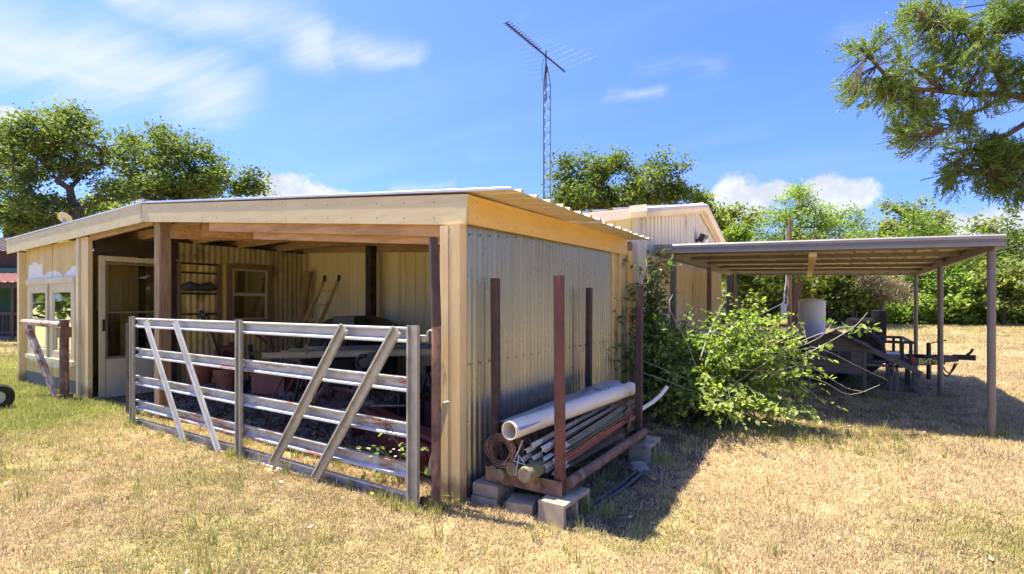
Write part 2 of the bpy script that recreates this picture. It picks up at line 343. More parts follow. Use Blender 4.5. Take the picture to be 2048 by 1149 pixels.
mat('coop_roof', (0.14, 0.125, 0.105), (0.07, 0.065, 0.06), 9, 0.9, bump=0.3)
mat('black_steel', (0.025, 0.025, 0.027), (0.04, 0.038, 0.036), 5, 0.5, stain=((0.10, 0.06, 0.04), 5, 0.62, 0.75))
mat('rubber', (0.022, 0.021, 0.02), (0.035, 0.033, 0.03), 6, 0.8)
mat('soot', (0.014, 0.014, 0.014), (0.02, 0.02, 0.02), 6, 0.9, spec=0.08)
mat('rim_pale', (0.38, 0.35, 0.29), (0.3, 0.27, 0.22), 5, 0.5)
mat('deck_plank', (0.22, 0.18, 0.13), (0.15, 0.12, 0.09), 6, 0.8, bump=0.2)
mat('red_lens', (0.62, 0.04, 0.02), (0.55, 0.03, 0.02), 4, 0.25)
mat('letter_yellow', (0.62, 0.55, 0.07), (0.55, 0.48, 0.06), 8, 0.5)
mat('pole_wood', (0.26, 0.15, 0.09), (0.18, 0.10, 0.065), 4, 0.85, bump=0.4, stretch=(5, 5, 0.4))
mat('meter_grey', (0.42, 0.43, 0.44), (0.36, 0.37, 0.38), 4, 0.45, 0.2)
mat('tower_green', (0.10, 0.16, 0.13), (0.16, 0.22, 0.19), 8, 0.5, 0.4)
mat('antenna_dark', (0.05, 0.045, 0.04), (0.03, 0.03, 0.028), 8, 0.5, 0.3)
mat('antenna_alu', (0.40, 0.42, 0.40), (0.3, 0.34, 0.32), 8, 0.4, 0.7)
mat('cabin_green', (0.022, 0.125, 0.10), (0.02, 0.105, 0.085), 2, 0.6)
mat('cabin_brown', (0.075, 0.045, 0.04), (0.05, 0.03, 0.028), 5, 0.7, bump=0.2)
mat('cabin_roof', (0.48, 0.24, 0.19), (0.42, 0.2, 0.16), 3, 0.5, stain=((0.25, 0.12, 0.09), 3, 0.6, 0.75))
mat('terracotta', (0.42, 0.145, 0.075), (0.36, 0.115, 0.06), 5, 0.6, stain=((0.22, 0.10, 0.07), 4, 0.58, 0.75))
mat('maroon', (0.15, 0.028, 0.03), (0.10, 0.02, 0.022), 5, 0.5, stain=((0.06, 0.035, 0.028), 4, 0.58, 0.7))
mat('implement_blue', (0.035, 0.06, 0.10), (0.028, 0.045, 0.07), 5, 0.5)
mat('alu', (0.22, 0.22, 0.21), (0.17, 0.17, 0.16), 6, 0.4, 0.75, stain=((0.20, 0.18, 0.14), 6, 0.58, 0.75))
mat('ladder_yellow', (0.66, 0.52, 0.22), (0.54, 0.42, 0.18), 6, 0.55)
mat('cardboard', (0.38, 0.27, 0.15), (0.33, 0.23, 0.125), 4, 0.85)
mat('black_plastic', (0.018, 0.019, 0.022), (0.028, 0.028, 0.03), 4, 0.4)
mat('tarp_dark', (0.06, 0.062, 0.06), (0.04, 0.04, 0.04), 3, 0.55, bump=0.4, bscale=12)
mat('handle_wood', (0.42, 0.28, 0.13), (0.34, 0.22, 0.1), 8, 0.6)
mat('stone', (0.32, 0.27, 0.21), (0.22, 0.19, 0.15), 10, 0.9, bump=0.4)
mat('bark', (0.085, 0.072, 0.06), (0.05, 0.042, 0.035), 5, 0.9, bump=0.6, bscale=14, stretch=(3, 3, 0.8))
mat('bark_grey', (0.20, 0.175, 0.145), (0.12, 0.105, 0.085), 5, 0.9, bump=0.5, bscale=14)
mat('bark_cedar', (0.16, 0.095, 0.06), (0.09, 0.055, 0.04), 8, 0.9, bump=0.4, stretch=(3, 3, 0.6))
mat('twig_pale', (0.50, 0.46, 0.38), (0.36, 0.32, 0.25), 10, 0.7)
mat('stem_green', (0.14, 0.15, 0.06), (0.10, 0.10, 0.05), 8, 0.7)
mat('soil', (0.19, 0.155, 0.12), (0.12, 0.098, 0.077), 8, 0.95, bump=0.8, bscale=40, stain=((0.13, 0.105, 0.075), 9, 0.6, 0.75))
mat('cord_white', (0.6, 0.6, 0.56), (0.5, 0.5, 0.46), 8, 0.6)
mat('black_hose', (0.035, 0.04, 0.045), (0.06, 0.06, 0.06), 8, 0.4)
mat('screw', (0.16, 0.14, 0.12), (0.10, 0.08, 0.07), 8, 0.5, 0.4)
glass_mat('window_glass', (0.86, 0.9, 0.88), 0.3)
glass_mat('door_glass', (0.90, 0.92, 0.88), 0.4)
leaf_mat('oak_leaf', [(0.044, 0.068, 0.023), (0.089, 0.127, 0.038), (0.139, 0.182, 0.053), (0.212, 0.243, 0.085)], 0.45)
leaf_mat('oak_leaf_pale', [(0.08, 0.106, 0.03), (0.155, 0.193, 0.052), (0.241, 0.273, 0.086), (0.336, 0.336, 0.138)], 0.45)
leaf_mat('cedar_leaf', [(0.106, 0.17, 0.047), (0.187, 0.279, 0.067), (0.287, 0.375, 0.095), (0.45, 0.509, 0.146)], 0.42)
leaf_mat('bright_leaf', [(0.09, 0.144, 0.027), (0.155, 0.232, 0.04), (0.239, 0.314, 0.065)], 0.45)
leaf_mat('shrub_leaf', [(0.105, 0.177, 0.037), (0.203, 0.296, 0.057), (0.316, 0.401, 0.094), (0.475, 0.513, 0.167)], 0.48, 0.42, 0.5)
leaf_mat('vine_leaf', [(0.075, 0.13, 0.028), (0.13, 0.20, 0.04), (0.19, 0.26, 0.06)], 0.42, 0.42, 0.5)
leaf_mat('dead_brush', [(0.20, 0.15, 0.10), (0.30, 0.23, 0.16), (0.36, 0.29, 0.20)], 0.2)
leaf_mat('litter', [(0.08, 0.062, 0.048), (0.16, 0.125, 0.095), (0.32, 0.26, 0.19)], 0.05, 0.8, 0.3)

# ------------------------------------------------------------------ ground
def dirt(x, y):
    """bare soil: the lean-to floor, the strip by its side wall, the drive-under"""
    def box(x0, x1, y0, y1, s): return np.clip((x - x0) / s, 0, 1) * np.clip((x1 - x) / s, 0, 1) * np.clip((y - y0) / s, 0, 1) * np.clip((y1 - y) / s, 0, 1)
    a = box(-9.7, -2.2, 3.15, 7.0, 0.25)
    b = box(-2.6, -0.75, 2.75, 7.5, 0.5) * 0.9
    c = box(-2.4, 2.2, 7.3, 13.6, 0.9) * 0.62
    return np.maximum(np.maximum(a, b), c)
def green(x, y):
    def blob(cx, cy, r, k): return k * np.exp(-(((x - cx) ** 2 + (y - cy) ** 2) / r ** 2))
    g = blob(-9.6, 2.4, 1.3, 1.1) + blob(-12.0, 2.0, 2.2, 0.9) + blob(-15, 4, 3.5, 0.7) + blob(-8.5, 1.0, 1.8, 0.25) + blob(-1.0, 3.2, 0.5, 0.2)
    g = g + blob(-3.6, 1.9, 0.7, 0.2) + blob(-6.2, 1.3, 0.8, 0.2) + blob(-1.8, 2.2, 0.7, 0.3) + blob(0.8, 4.2, 0.8, 0.25) + blob(-4.6, 2.3, 0.5, 0.3) + 0.10 + 0.22 * np.clip((-x - 2.0) / 5.0, 0, 1) + 0.30 * (0.5 + 0.5 * np.sin(x * 2.1 + 1.7 * np.sin(y * 1.3))) * (0.5 + 0.5 * np.sin(y * 1.9 + 1.3 * np.sin(x * 1.1 + 2)))
    g = g + 0.25 * np.clip((np.hypot(x, y) - 14) / 18, 0, 1)
    return np.clip(g, 0, 1)
def gz(x, y): return 0.012 * np.sin(x * 1.3 + 0.6 * y) * np.sin(y * 1.1 - 0.4 * x) + 0.006 * np.sin(x * 4.1) * np.sin(y * 3.7)
def ground_material():
    m = bpy.data.materials.new('dry_lawn'); m.use_nodes = True; nt = m.node_tree; b = nt.nodes['Principled BSDF']
    tc = N(nt, 'ShaderNodeTexCoord'); v = tc.outputs['Object']
    at = N(nt, 'ShaderNodeAttribute', attribute_name='green'); ad = N(nt, 'ShaderNodeAttribute', attribute_name='dirt')
    straw = mix(nt, smooth(nt, noise(nt, v, 22, 8, 0.7), 0.35, 0.65), (0.49, 0.36, 0.18), (0.31, 0.22, 0.10))
    straw = mix(nt, math_n(nt, 'MULTIPLY', smooth(nt, noise(nt, v, 1.1, 5), 0.45, 0.7), 0.6), straw, (0.54, 0.34, 0.18))
    gcol = mix(nt, smooth(nt, noise(nt, v, 30, 6), 0.35, 0.65), (0.26, 0.29, 0.075), (0.40, 0.38, 0.12))
    gf = math_n(nt, 'MULTIPLY', at.outputs['Fac'], math_n(nt, 'ADD', smooth(nt, noise(nt, v, 2.3, 6), 0.3, 0.7), 0.25), True)
    c = mix(nt, gf, straw, gcol)
    soil = mix(nt, smooth(nt, noise(nt, v, 14, 8, 0.65), 0.3, 0.7), (0.17, 0.125, 0.085), (0.09, 0.065, 0.045))
    df = smooth(nt, math_n(nt, 'ADD', ad.outputs['Fac'], math_n(nt, 'MULTIPLY', math_n(nt, 'SUBTRACT', noise(nt, v, 3.5, 7), 0.5), 0.9)), 0.3, 0.62)
    L(nt, mix(nt, df, c, soil), b.inputs['Base Color']); b.inputs['Roughness'].default_value = 0.95; b.inputs['Specular IOR Level'].default_value = 0.15
    bp = N(nt, 'ShaderNodeBump', i_Strength=0.9, i_Distance=0.03); L(nt, noise(nt, v, 35, 8, 0.7), bp.inputs['Height']); L(nt, bp.outputs[0], b.inputs['Normal'])
    MATS['dry_lawn'] = m; return m
def make_ground():
    xs = np.concatenate([-np.geomspace(600, 17, 22), np.arange(-16, 9, 0.2), np.geomspace(10, 600, 24)])
    ys = np.concatenate([-np.geomspace(300, 3, 12), np.arange(-2, 16, 0.2), np.geomspace(17, 700, 26)])
    X, Y = np.meshgrid(xs, ys); X = X.ravel(); Y = Y.ravel(); near = np.clip((40 - np.hypot(X, Y)) / 20, 0, 1)
    Z = gz(X, Y) * near; n = len(xs)
    idx = np.arange(len(xs) * len(ys)).reshape(len(ys), n)
    f = np.stack([idx[:-1, :-1], idx[:-1, 1:], idx[1:, 1:], idx[1:, :-1]], -1).reshape(-1)
    o = np_mesh('ground', np.stack([X, Y, Z], 1), f, 4, ground_material(), smooth_=True); o['kind'] = 'structure'
    for nm, fn in (('dirt', dirt), ('green', green)):
        a = o.data.attributes.new(nm, 'FLOAT', 'POINT'); a.data.foreach_set('value', fn(X, Y).astype(np.float32))
make_ground()

# ------------------------------------------------------------------ sheet metal
def corrugated(mb, o, u, w, v, h, n, pitch=0.068, depth=0.009, seg=6, rows=1):
    """sine sheet: u along the width, v along the ribs, n outward"""
    o = V(o); u = V(u).normalized(); v = V(v).normalized(); n = V(n).normalized(); k = max(2, int(w / pitch * seg)) + 1
    pts = [o + u * (w * i / (k - 1)) + n * (depth * math.sin(2 * math.pi * (w * i / (k - 1)) / pitch)) for i in range(k)]
    hs = h if callable(h) else (lambda t: h)
    mb.sheet([[p + v * (hs(i / (k - 1)) * r / rows) for i, p in enumerate(pts)] for r in range(rows + 1)]); return mb
def ribbed(mb, o, u, w, v, h, n, pitch=0.25, rib=0.045, depth=0.02, base=0.0):
    o = V(o); u = V(u).normalized(); v = V(v).normalized(); n = V(n).normalized(); xs = [(0, 0)]; x = pitch * 0.5
    while x + rib < w:
        xs += [(x - rib * 0.5 - 0.012, 0), (x - rib * 0.5, depth), (x + rib * 0.5, depth), (x + rib * 0.5 + 0.012, 0)]; x += pitch
    xs.append((w, 0)); hs = h if callable(h) else (lambda t: h)
    mb.sheet([[o + u * a + n * b for a, b in xs], [o + u * a + n * b + v * hs(a / w) for a, b in xs]]); return mb

# ------------------------------------------------------------------ open-fronted shed
def roof_z(x): return 2.80 - 0.0905 * (x + 7.6) if x > -7.6 else 2.80 - 0.017 * (-7.6 - x)
shed = thing('open_shed', 'low open fronted yellow shed with corrugated side wall and cream fascia', 'shed', (-7.5, 4.9, 0))
# fascia boards
b = MB(); b.prism([(-0.012, 0), (0.012, 0), (0.012, 0.245), (-0.012, 0.245)], (-13.27, 2.983, 2.43), (-7.602, 2.983, 2.545)); b.build('fascia_board', MATS['cream_paint'], shed)
b = MB(); b.prism([(-0.012, 0), (0.012, 0), (0.012, 0.225), (-0.012, 0.225)], (-7.60, 2.983, 2.553), (-4.56, 2.983, 2.553 - 0.478 * 3.04 / 5.3)); b.build('fascia_board', MATS['cream_paint'], shed)
b = MB(); b.prism([(-0.012, 0), (0.012, 0), (0.012, 0.225), (-0.012, 0.225)], (-4.557, 2.9825, 2.553 - 0.478 * 3.043 / 5.3), (-2.30, 2.9825, 2.075)); b.build('fascia_board', MATS['cream_paint'], shed)
b = MB()
for k in range(34):
    x = -13.0 + 0.315 * k
    for dz in (0.05, 0.17): b.lathe([(0.005, 0), (0.005, 0.002), (0.0, 0.003)], (x, 2.9705, (2.43 + 0.0203 * (x + 13.27) if x < -7.6 else 2.553 - 0.0902 * (x + 7.6)) + dz), 6, Matrix.Rotation(rad(90), 3, 'X'))
for k in range(12):
    for dz in (0.05, 0.17): b.lathe([(0.005, 0), (0.005, 0.002), (0.0, 0.003)], (-2.2875, 3.1 + 0.28 * k, 2.09 + dz), 6, Matrix.Rotation(rad(90), 3, 'Y'))
kind(b.build('nail_head', MATS['screw'], shed), 'stuff')
b = MB(); b.prism([(-0.012, 0), (0.012, 0), (0.012, 0.215), (-0.012, 0.215)], (-2.30, 2.998, 2.085), (-2.30, 6.39, 2.125)); b.build('fascia_board', MATS['shaded_yellow_paint'], shed)
b = MB(); b.bar((-7.57, 2.969, 2.555), (-7.60, 2.969, 2.62), 0.006, 0.012, (0, 1, 0)); b.build('joint_strip', MATS['white_paint'], shed)
# drip edge along the front
for p0, p1 in (((-13.3, 2.9855, 2.70), (-7.6, 2.9855, 2.80)), ((-7.6, 2.9855, 2.802), (-1.9, 2.9855, 2.295))):
    b = MB(); b.bar(p0, p1, 0.045, 0.022); b.build('drip_edge', MATS['zinc_trim'], shed)
# roof sheets: ribs run down the slope, pieces overlap along the depth
yy = [2.966, 3.80, 4.66, 5.52, 6.40]
for i in range(4):
    y0, y1 = yy[i], yy[i + 1] + (0.03 if i < 3 else 0); lift = 0.004 * (i % 2)
    xe = -1.87 - 0.03 * i
    b = MB(); d = V((xe + 7.6, 0, roof_z(xe) - 2.80)); ribbed(b, (-7.6, y0, 2.80 + lift), (0, 1, 0), y1 - y0, d, d.length, (0, 0, 1), 0.215, 0.03, 0.022); b.build('roof_sheet', MATS['roof_metal'], shed, smooth_=False)
    d = V((-13.3 + 7.6, 0, roof_z(-13.3) - 2.80)); b = MB(); ribbed(b, (-7.6, y0, 2.802 + lift), (0, 1, 0), y1 - y0, d, d.length, (0, 0, 1), 0.215, 0.03, 0.022); b.build('roof_sheet', MATS['roof_metal'], shed, smooth_=False)
b = MB(); d = V((-2.37 + 7.6, 0, roof_z(-2.37) - 2.80)); ribbed(b, (-7.6, 6.40, 2.803), (0, 1, 0), 0.45, d, d.length, (0, 0, 1), 0.215, 0.03, 0.022); b.build('roof_sheet', MATS['roof_metal'], shed, smooth_=False)
d = V((-13.3 + 7.6, 0, roof_z(-13.3) - 2.80)); b = MB(); ribbed(b, (-7.6, 6.40, 2.805), (0, 1, 0), 0.45, d, d.length, (0, 0, 1), 0.215, 0.03, 0.022); b.build('roof_sheet', MATS['roof_metal'], shed, smooth_=False)
b = MB(); b.prism([(-0.13, -0.006), (0, 0.012), (0.13, -0.006), (0.13, -0.002), (0, 0.017), (-0.13, -0.002)], (-7.6, 2.94, 2.826), (-7.6, 6.4, 2.826)); b.build('ridge_cap', MATS['zinc_trim'], shed)
# rafters along the slope, purlins across, header at the front
for y in (3.75, 4.55, 5.35, 6.15):
    b = MB(); b.bar((-7.62, y, roof_z(-7.62) - 0.16), (-2.42, y, roof_z(-2.42) - 0.16), 0.04, 0.14); b.build('rafter', MATS['rafter_wood'], shed)
    b = MB(); b.bar((-7.66, y, roof_z(-7.66) - 0.16), (-12.55, y, roof_z(-12.55) - 0.16), 0.04, 0.14); b.build('rafter', MATS['rafter_wood'], shed)
for x in (-12.0, -10.5, -9.0, -7.9, -6.6, -5.4, -4.2, -3.0):
    b = MB(); b.bar((x, 3.0, roof_z(x) - 0.045), (x, 6.4, roof_z(x) - 0.045), 0.085, 0.038); b.build('purlin', MATS['rafter_wood'], shed)
b = MB(); b.bar((-6.0, 3.035, 2.375), (-2.55, 3.035, 2.07), 0.04, 0.12); b.build('header', MATS['raw_wood'], shed)
b = MB(); b.bar((-5.2, 3.085, 2.225), (-2.55, 3.085, 2.00), 0.04, 0.10); b.build('header', MATS['raw_wood'], shed)
b = MB(); b.bar((-9.5, 3.06, 2.50), (-7.45, 3.06, 2.57), 0.04, 0.12); b.build('header', MATS['rafter_wood'], shed)
for p0, p1 in (((-7.25, 3.16, 2.40), (-6.3, 5.9, 2.52)), ((-6.4, 3.13, 2.36), (-4.9, 5.9, 2.40))):
    b = MB(); b.bar(p0, p1, 0.04, 0.14); b.build('brace', MATS['raw_wood'], shed)
b = MB(); b.bar((-5.0, 6.70, 2.36), (-2.4, 6.70, 2.16), 0.04, 0.18); b.build('wall_plate', MATS['rafter_wood'], shed)
b = MB(); b.bar((-9.5, 6.72, 2.62), (-5.0, 6.72, 2.40), 0.04, 0.12); b.build('wall_plate', MATS['rafter_wood'], shed)
# posts
b = MB(); b.bar((-12.72, 3.05, -0.02), (-12.72, 3.05, 2.43), 0.11, 0.10, (0, 1, 0)); b.build('corner_post', MATS['post_paint'], shed)
b = MB(); b.bar((-9.89, 3.055, -0.02), (-9.89, 3.055, 2.49), 0.09, 0.10, (0, 1, 0)); b.build('corner_board', MATS['frame_cream'], shed)
b = MB(); b.bar((-9.70, 3.065, -0.02), (-9.70, 3.065, 2.50), 0.28, 0.06, (0, 1, 0)); b.build('corner_board', MATS['post_paint'], shed)
b = MB(); b.bar((-7.36, 3.12, -0.02), (-7.36, 3.12, 2.60), 0.145, 0.145, (0, 1, 0), 0.008); b.build('timber_post', MATS['old_wood'], shed)
b = MB(); b.bar((-7.36, 6.62, -0.02), (-7.36, 6.62, 2.60), 0.15, 0.15, (0, 1, 0), 0.008); b.build('timber_post', MATS['dark_wood'], shed)
b = MB(); b.bar((-2.478, 2.965, -0.02), (-2.478, 2.965, 2.08), 0.080, 0.055, (0, 1, 0)); b.build('corner_board', MATS['post_paint'], shed)
b = MB(); b.bar((-2.383, 2.985, -0.02), (-2.383, 2.985, 2.085), 0.106, 0.085, (0, 1, 0)); b.build('corner_board', MATS['post_paint'], shed)
b = MB(); b.bar((-2.47, 3.08, -0.02), (-2.47, 3.08, 2.0), 0.10, 0.10, (0, 1, 0)); b.build('corner_post', MATS['old_wood'], shed)
# corrugated side wall sheets
y = 3.03; i = 0
while y < 5.9:
    w = min(0.68, 5.98 - y); b = MB(); corrugated(b, (-2.362 + 0.004 * (i % 2), y, -0.01), (0, 1, 0), w + (0.02 if y + w < 5.9 else 0), (0, 0, 1), 2.14, (1, 0, 0), 0.068, 0.0125, 8); b.build('wall_sheet', MATS['galvanised'], shed, sharp=80); y += w; i += 1
s = MB()
for z in (1.03, 2.02):
    for k in range(22): s.lathe([(0.008, 0), (0.008, 0.004), (0.0, 0.007)], (-2.348, 3.09 + k * 0.132, z + (0.01 * k if z > 2 else 0)), 6, Matrix.Rotation(rad(90), 3, 'Y'))
kind(s.build('screw', MATS['screw'], shed), 'stuff')
# boards at the back end of the side wall
for y, w, x, mm in ((6.025, 0.075, -2.35, 'shaded_yellow_paint'), (6.16, 0.17, -2.375, 'panel_drab'), (6.275, 0.06, -2.35, 'shaded_yellow_paint'), (6.42, 0.20, -2.37, 'panel_drab'), (6.62, 0.17, -2.335, 'shaded_yellow_paint')):
    b = MB(); b.bar((x, y, -0.01), (x, y, 2.2), 0.03, w, (0, 1, 0)); b.build('end_board', MATS[mm], shed)

# painted front wall with its two windows
def patched_paint():
    m = bpy.data.materials.new('patched_wall_paint'); m.use_nodes = True; nt = m.node_tree; b = nt.nodes['Principled BSDF']
    tc = N(nt, 'ShaderNodeTexCoord'); v = tc.outputs['Object']; sp = N(nt, 'ShaderNodeSeparateXYZ'); L(nt, v, sp.inputs[0])
    n1 = noise(nt, v, 2.0, 5, 0.5); n2 = noise(nt, v, 14, 5)
    base = mix(nt, smooth(nt, noise(nt, v, 2, 6, 0.6, (4, 4, 0.6)), 0.35, 0.65), (0.70, 0.52, 0.22), (0.62, 0.45, 0.18))
    x = math_n(nt, 'ADD', sp.outputs[0], math_n(nt, 'MULTIPLY', math_n(nt, 'SUBTRACT', n1, 0.5), 0.3))
    z = math_n(nt, 'ADD', sp.outputs[2], math_n(nt, 'MULTIPLY', math_n(nt, 'SUBTRACT', n1, 0.5), 0.45))
    z = math_n(nt, 'ADD', z, math_n(nt, 'MULTIPLY', math_n(nt, 'SUBTRACT', n2, 0.5), 0.06))
    def band(a, lo, hi, s=0.02): return math_n(nt, 'MULTIPLY', smooth(nt, a, lo, lo + s), math_n(nt, 'SUBTRACT', 1.0, smooth(nt, a, hi, hi + s)))
    f = math_n(nt, 'MULTIPLY', band(x, PX0, PX1), band(z, 0.42, 2.0))
    f2 = math_n(nt, 'MULTIPLY', band(x, PX0, PX0 + 0.75), band(z, 1.5, 2.2))
    f = math_n(nt, 'MAXIMUM', f, f2)
    col = mix(nt, f, base, (0.80, 0.79, 0.74))
    bare = math_n(nt, 'SUBTRACT', 1.0, smooth(nt, math_n(nt, 'ADD', sp.outputs[2], math_n(nt, 'MULTIPLY', n1, 0.05)), 0.26, 0.28))
    col = mix(nt, bare, col, (0.16, 0.165, 0.16)); L(nt, col, b.inputs['Base Color']); b.inputs['Roughness'].default_value = 0.55
    MATS['patched'] = m
PX0, PX1 = -12.50 + 7.5, -10.02 + 7.5
patched_paint()
y = -12.665; i = 0
while y < -9.95:
    w = min(0.69, -9.935 - y); b = MB(); corrugated(b, (y, 3.10 - 0.003 * (i % 2), 0.0), (1, 0, 0), w, (0, 0, 1), 2.50, (0, -1, 0), 0.068, 0.008, 6); b.build('wall_sheet', MATS['patched'], shed, sharp=80); y += w; i += 1
def window(parent, c, u, n, w, h, fm, sash_m, gl, fw=0.09, name='window'):
    """single hung window: casing is the part, sashes and panes are its sub-parts"""
    c = V(c); u = V(u).normalized(); n = V(n).normalized(); z = V((0, 0, 1)); b = MB()
    for sx in (-1, 1): b.bar(c + u * sx * (w / 2 - fw / 2) - z * h / 2, c + u * sx * (w / 2 - fw / 2) + z * h / 2, fw, 0.05, n)
    for sz in (-1, 1): b.bar(c - u * (w / 2 - fw - 0.001) + z * sz * (h / 2 - fw / 2), c + u * (w / 2 - fw - 0.001) + z * sz * (h / 2 - fw / 2), 0.044, fw, z)
    o = b.build(name, fm, parent)
    iw, ih = w - 2 * fw, h - 2 * fw
    for k, off in ((0, 0.004), (1, -0.014)):          # upper sash in front
        zc = c + z * (ih / 4 if k == 0 else -ih / 4) + n * off; b = MB(); t = 0.035; hh = ih / 2 + 0.012
        for sx in (-1, 1): b.bar(zc + u * sx * (iw / 2 - t / 2) - z * hh / 2, zc + u * sx * (iw / 2 - t / 2) + z * hh / 2, t, 0.022, n)
        for sz in (-1, 1): b.bar(zc - u * (iw / 2 - t) + z * sz * (hh / 2 - t / 2), zc + u * (iw / 2 - t) + z * sz * (hh / 2 - t / 2), 0.018, t, z)
        b.build('sash', sash_m, o)
        b = MB(); a1, a2 = u * (iw / 2 - t + 0.004), z * (hh / 2 - t + 0.004); q = n * 0.003
        b.bar(zc - a1, zc + a1, 0.005, 2 * a2.length, z); b.build('pane', gl, o, smooth_=False)
    return o
for xc, w in ((-11.86, 1.06), (-10.72, 1.10)):
    window(shed, (xc, 3.075, 1.20), (1, 0, 0), (0, -1, 0), w, 1.28, MATS['frame_cream'], MATS['frame_cream'], MATS['window_glass'], 0.14)
b = MB(); b.bar((-12.42, 3.055, 1.87), (-10.14, 3.055, 1.87), 0.055, 0.10); b.build('window_head', MATS['frame_cream'], shed)
b = MB(); b.bar((-11.32, 3.05, 0.50), (-11.32, 3.05, 1.80), 0.05, 0.05, (0, 1, 0)); b.build('mullion', MATS['frame_cream'], shed)
b = MB(); b.bar((-12.42, 3.05, 0.535), (-10.14, 3.05, 0.535), 0.055, 0.07); b.build('window_sill', MATS['frame_cream'], shed)

# partition facing the open bay, with storm door, panels and a window
PXW = -9.6
b = MB(); b.bar((PXW, 3.13, 2.38), (PXW, 4.30, 2.40), 0.04, 0.28); b.build('door_header', MATS['dark_wood'], shed)
door = None
b = MB()
b.bar((PXW + 0.02, 3.215, 0.02), (PXW + 0.02, 3.215, 2.23), 0.075, 0.05, (1, 0, 0)); b.bar((PXW + 0.02, 4.065, 0.02), (PXW + 0.02, 4.065, 2.23), 0.075, 0.05, (1, 0, 0))
b.bar((PXW + 0.02, 3.253, 2.19), (PXW + 0.02, 4.027, 2.19), 0.046, 0.08); b.bar((PXW + 0.02, 3.253, 0.06), (PXW + 0.02, 4.027, 0.06), 0.046, 0.08)
door = b.build('storm_door', MATS['frame_cream'], shed)
b = MB(); b.bar((PXW + 0.02, 3.253, 0.36), (PXW + 0.02, 4.027, 0.36), 0.03, 0.52); b.build('kick_panel', MATS['frame_cream'], door)
b = MB(); b.bar((PXW + 0.018, 3.253, 1.38), (PXW + 0.018, 4.027, 1.38), 0.006, 1.54); b.build('pane', MATS['door_glass'], door, smooth_=False)
b = MB()
for z in (0.64, 1.35, 2.12): b.bar((PXW + 0.028, 3.253, z), (PXW + 0.028, 4.027, z), 0.012, 0.035)
for z0, z1 in ((0.66, 1.33), (1.37, 2.1)): b.bar((PXW + 0.028, 3.27, z0), (PXW + 0.028, 3.27, z1), 0.03, 0.012, (1, 0, 0)); b.bar((PXW + 0.028, 4.01, z0), (PXW + 0.028, 4.01, z1), 0.03, 0.012, (1, 0, 0))
b.build('glazing_bar', MATS['frame_brown'], door)
b = MB(); b.bar((PXW + 0.06, 3.225, 1.06), (PXW + 0.06, 3.225, 1.24), 0.03, 0.02, (1, 0, 0)); b.bar((PXW + 0.045, 3.225, 1.13), (PXW + 0.075, 3.225, 1.13), 0.02, 0.03); b.build('handle', MATS['black_plastic'], door)
b = MB(); b.bar((PXW + 0.01, 4.19, 0), (PXW + 0.01, 4.19, 2.5), 0.12, 0.10, (1, 0, 0)); b.build('timber_post', MATS['dark_wood'], shed)
for y0, y1, z0, z1, mm in ((4.25, 5.12, 0.0, 2.20, 'panel_yellow'), (4.25, 5.12, 2.21, 2.56, 'panel_drab'), (5.12, 6.02, 2.25, 2.58, 'panel_drab'), (5.12, 6.02, 0.0, 1.10, 'panel_yellow'), (6.02, 6.84, 0.0, 2.60, 'panel_drab')):
    b = MB(); corrugated(b, (PXW, y0, z0), (0, 1, 0), y1 - y0, (0, 0, 1), z1 - z0, (1, 0, 0), 0.105, 0.010, 6); b.build('partition_sheet', MATS[mm], shed, sharp=80)
for y0, y1, z in ((4.26, 5.0, 2.19), (4.26, 4.95, 2.03), (4.26, 4.95, 1.66), (4.26, 4.98, 1.30), (4.26, 6.8, 2.56)):
    b = MB(); b.bar((PXW + 0.022, y0, z), (PXW + 0.022, y1, z), 0.03, 0.03); b.build('rail', MATS['dark_wood'], shed)
for y0 in (4.30, 4.98): b = MB(); b.bar((PXW + 0.026, y0, 0), (PXW + 0.026, y0, 2.2), 0.07, 0.034, (1, 0, 0)); b.build('stud', MATS['frame_brown'], shed)
window(shed, (PXW + 0.03, 5.57, 1.66), (0, 1, 0), (1, 0, 0), 0.90, 1.16, MATS['frame_brown'], MATS['frame_cream'], MATS['door_glass'], 0.10)
b = MB(); b.bar((PXW + 0.03, 6.80, 0), (PXW + 0.03, 6.80, 2.55), 0.09, 0.06, (1, 0, 0)); b.build('stud', MATS['frame_cream'], shed)
b = MB(); corrugated(b, (-12.66, 3.12, 0), (0, 1, 0), 3.7, (0, 0, 1), 2.5, (-1, 0, 0), 0.105, 0.01, 5); b.build('wall_sheet', MATS['panel_yellow'], shed, sharp=80)
for y0, y1, z0, z1 in ((3.30, 3.98, 1.38, 2.2), (3.62, 4.1, 0.5, 1.33)):
    b = MB(); ribbed(b, (PXW - 0.42, y0, z0), (0, 1, 0), y1 - y0, (0, 0, 1), z1 - z0, (1, 0, 0), 0.3, 0.03, 0.01); b.build('inner_panel', MATS['panel_yellow'], shed, smooth_=False)
b = MB(); b.bar((PXW - 0.40, 3.92, 0), (PXW - 0.40, 3.92, 2.3), 0.09, 0.06, (1, 0, 0)); b.build('stud', MATS['dark_wood'], shed)
# things dimly seen through the door
t = thing('work_bench', 'dim work bench seen behind the glass of the storm door', 'bench', (-11.4, 5.3, 0))
b = MB(); b.box((-11.4, 5.3, 0.92), (1.8, 0.6, 0.05)); b.build('top', MATS['deck_plank'], t)
for sx in (-0.8, 0.8):
    for sy in (-0.24, 0.24): b = MB(); b.bar((-11.4 + sx, 5.3 + sy, 0), (-11.4 + sx, 5.3 + sy, 0.895), 0.08, 0.08, (0, 1, 0)); b.build('leg', MATS['dark_wood'], t)
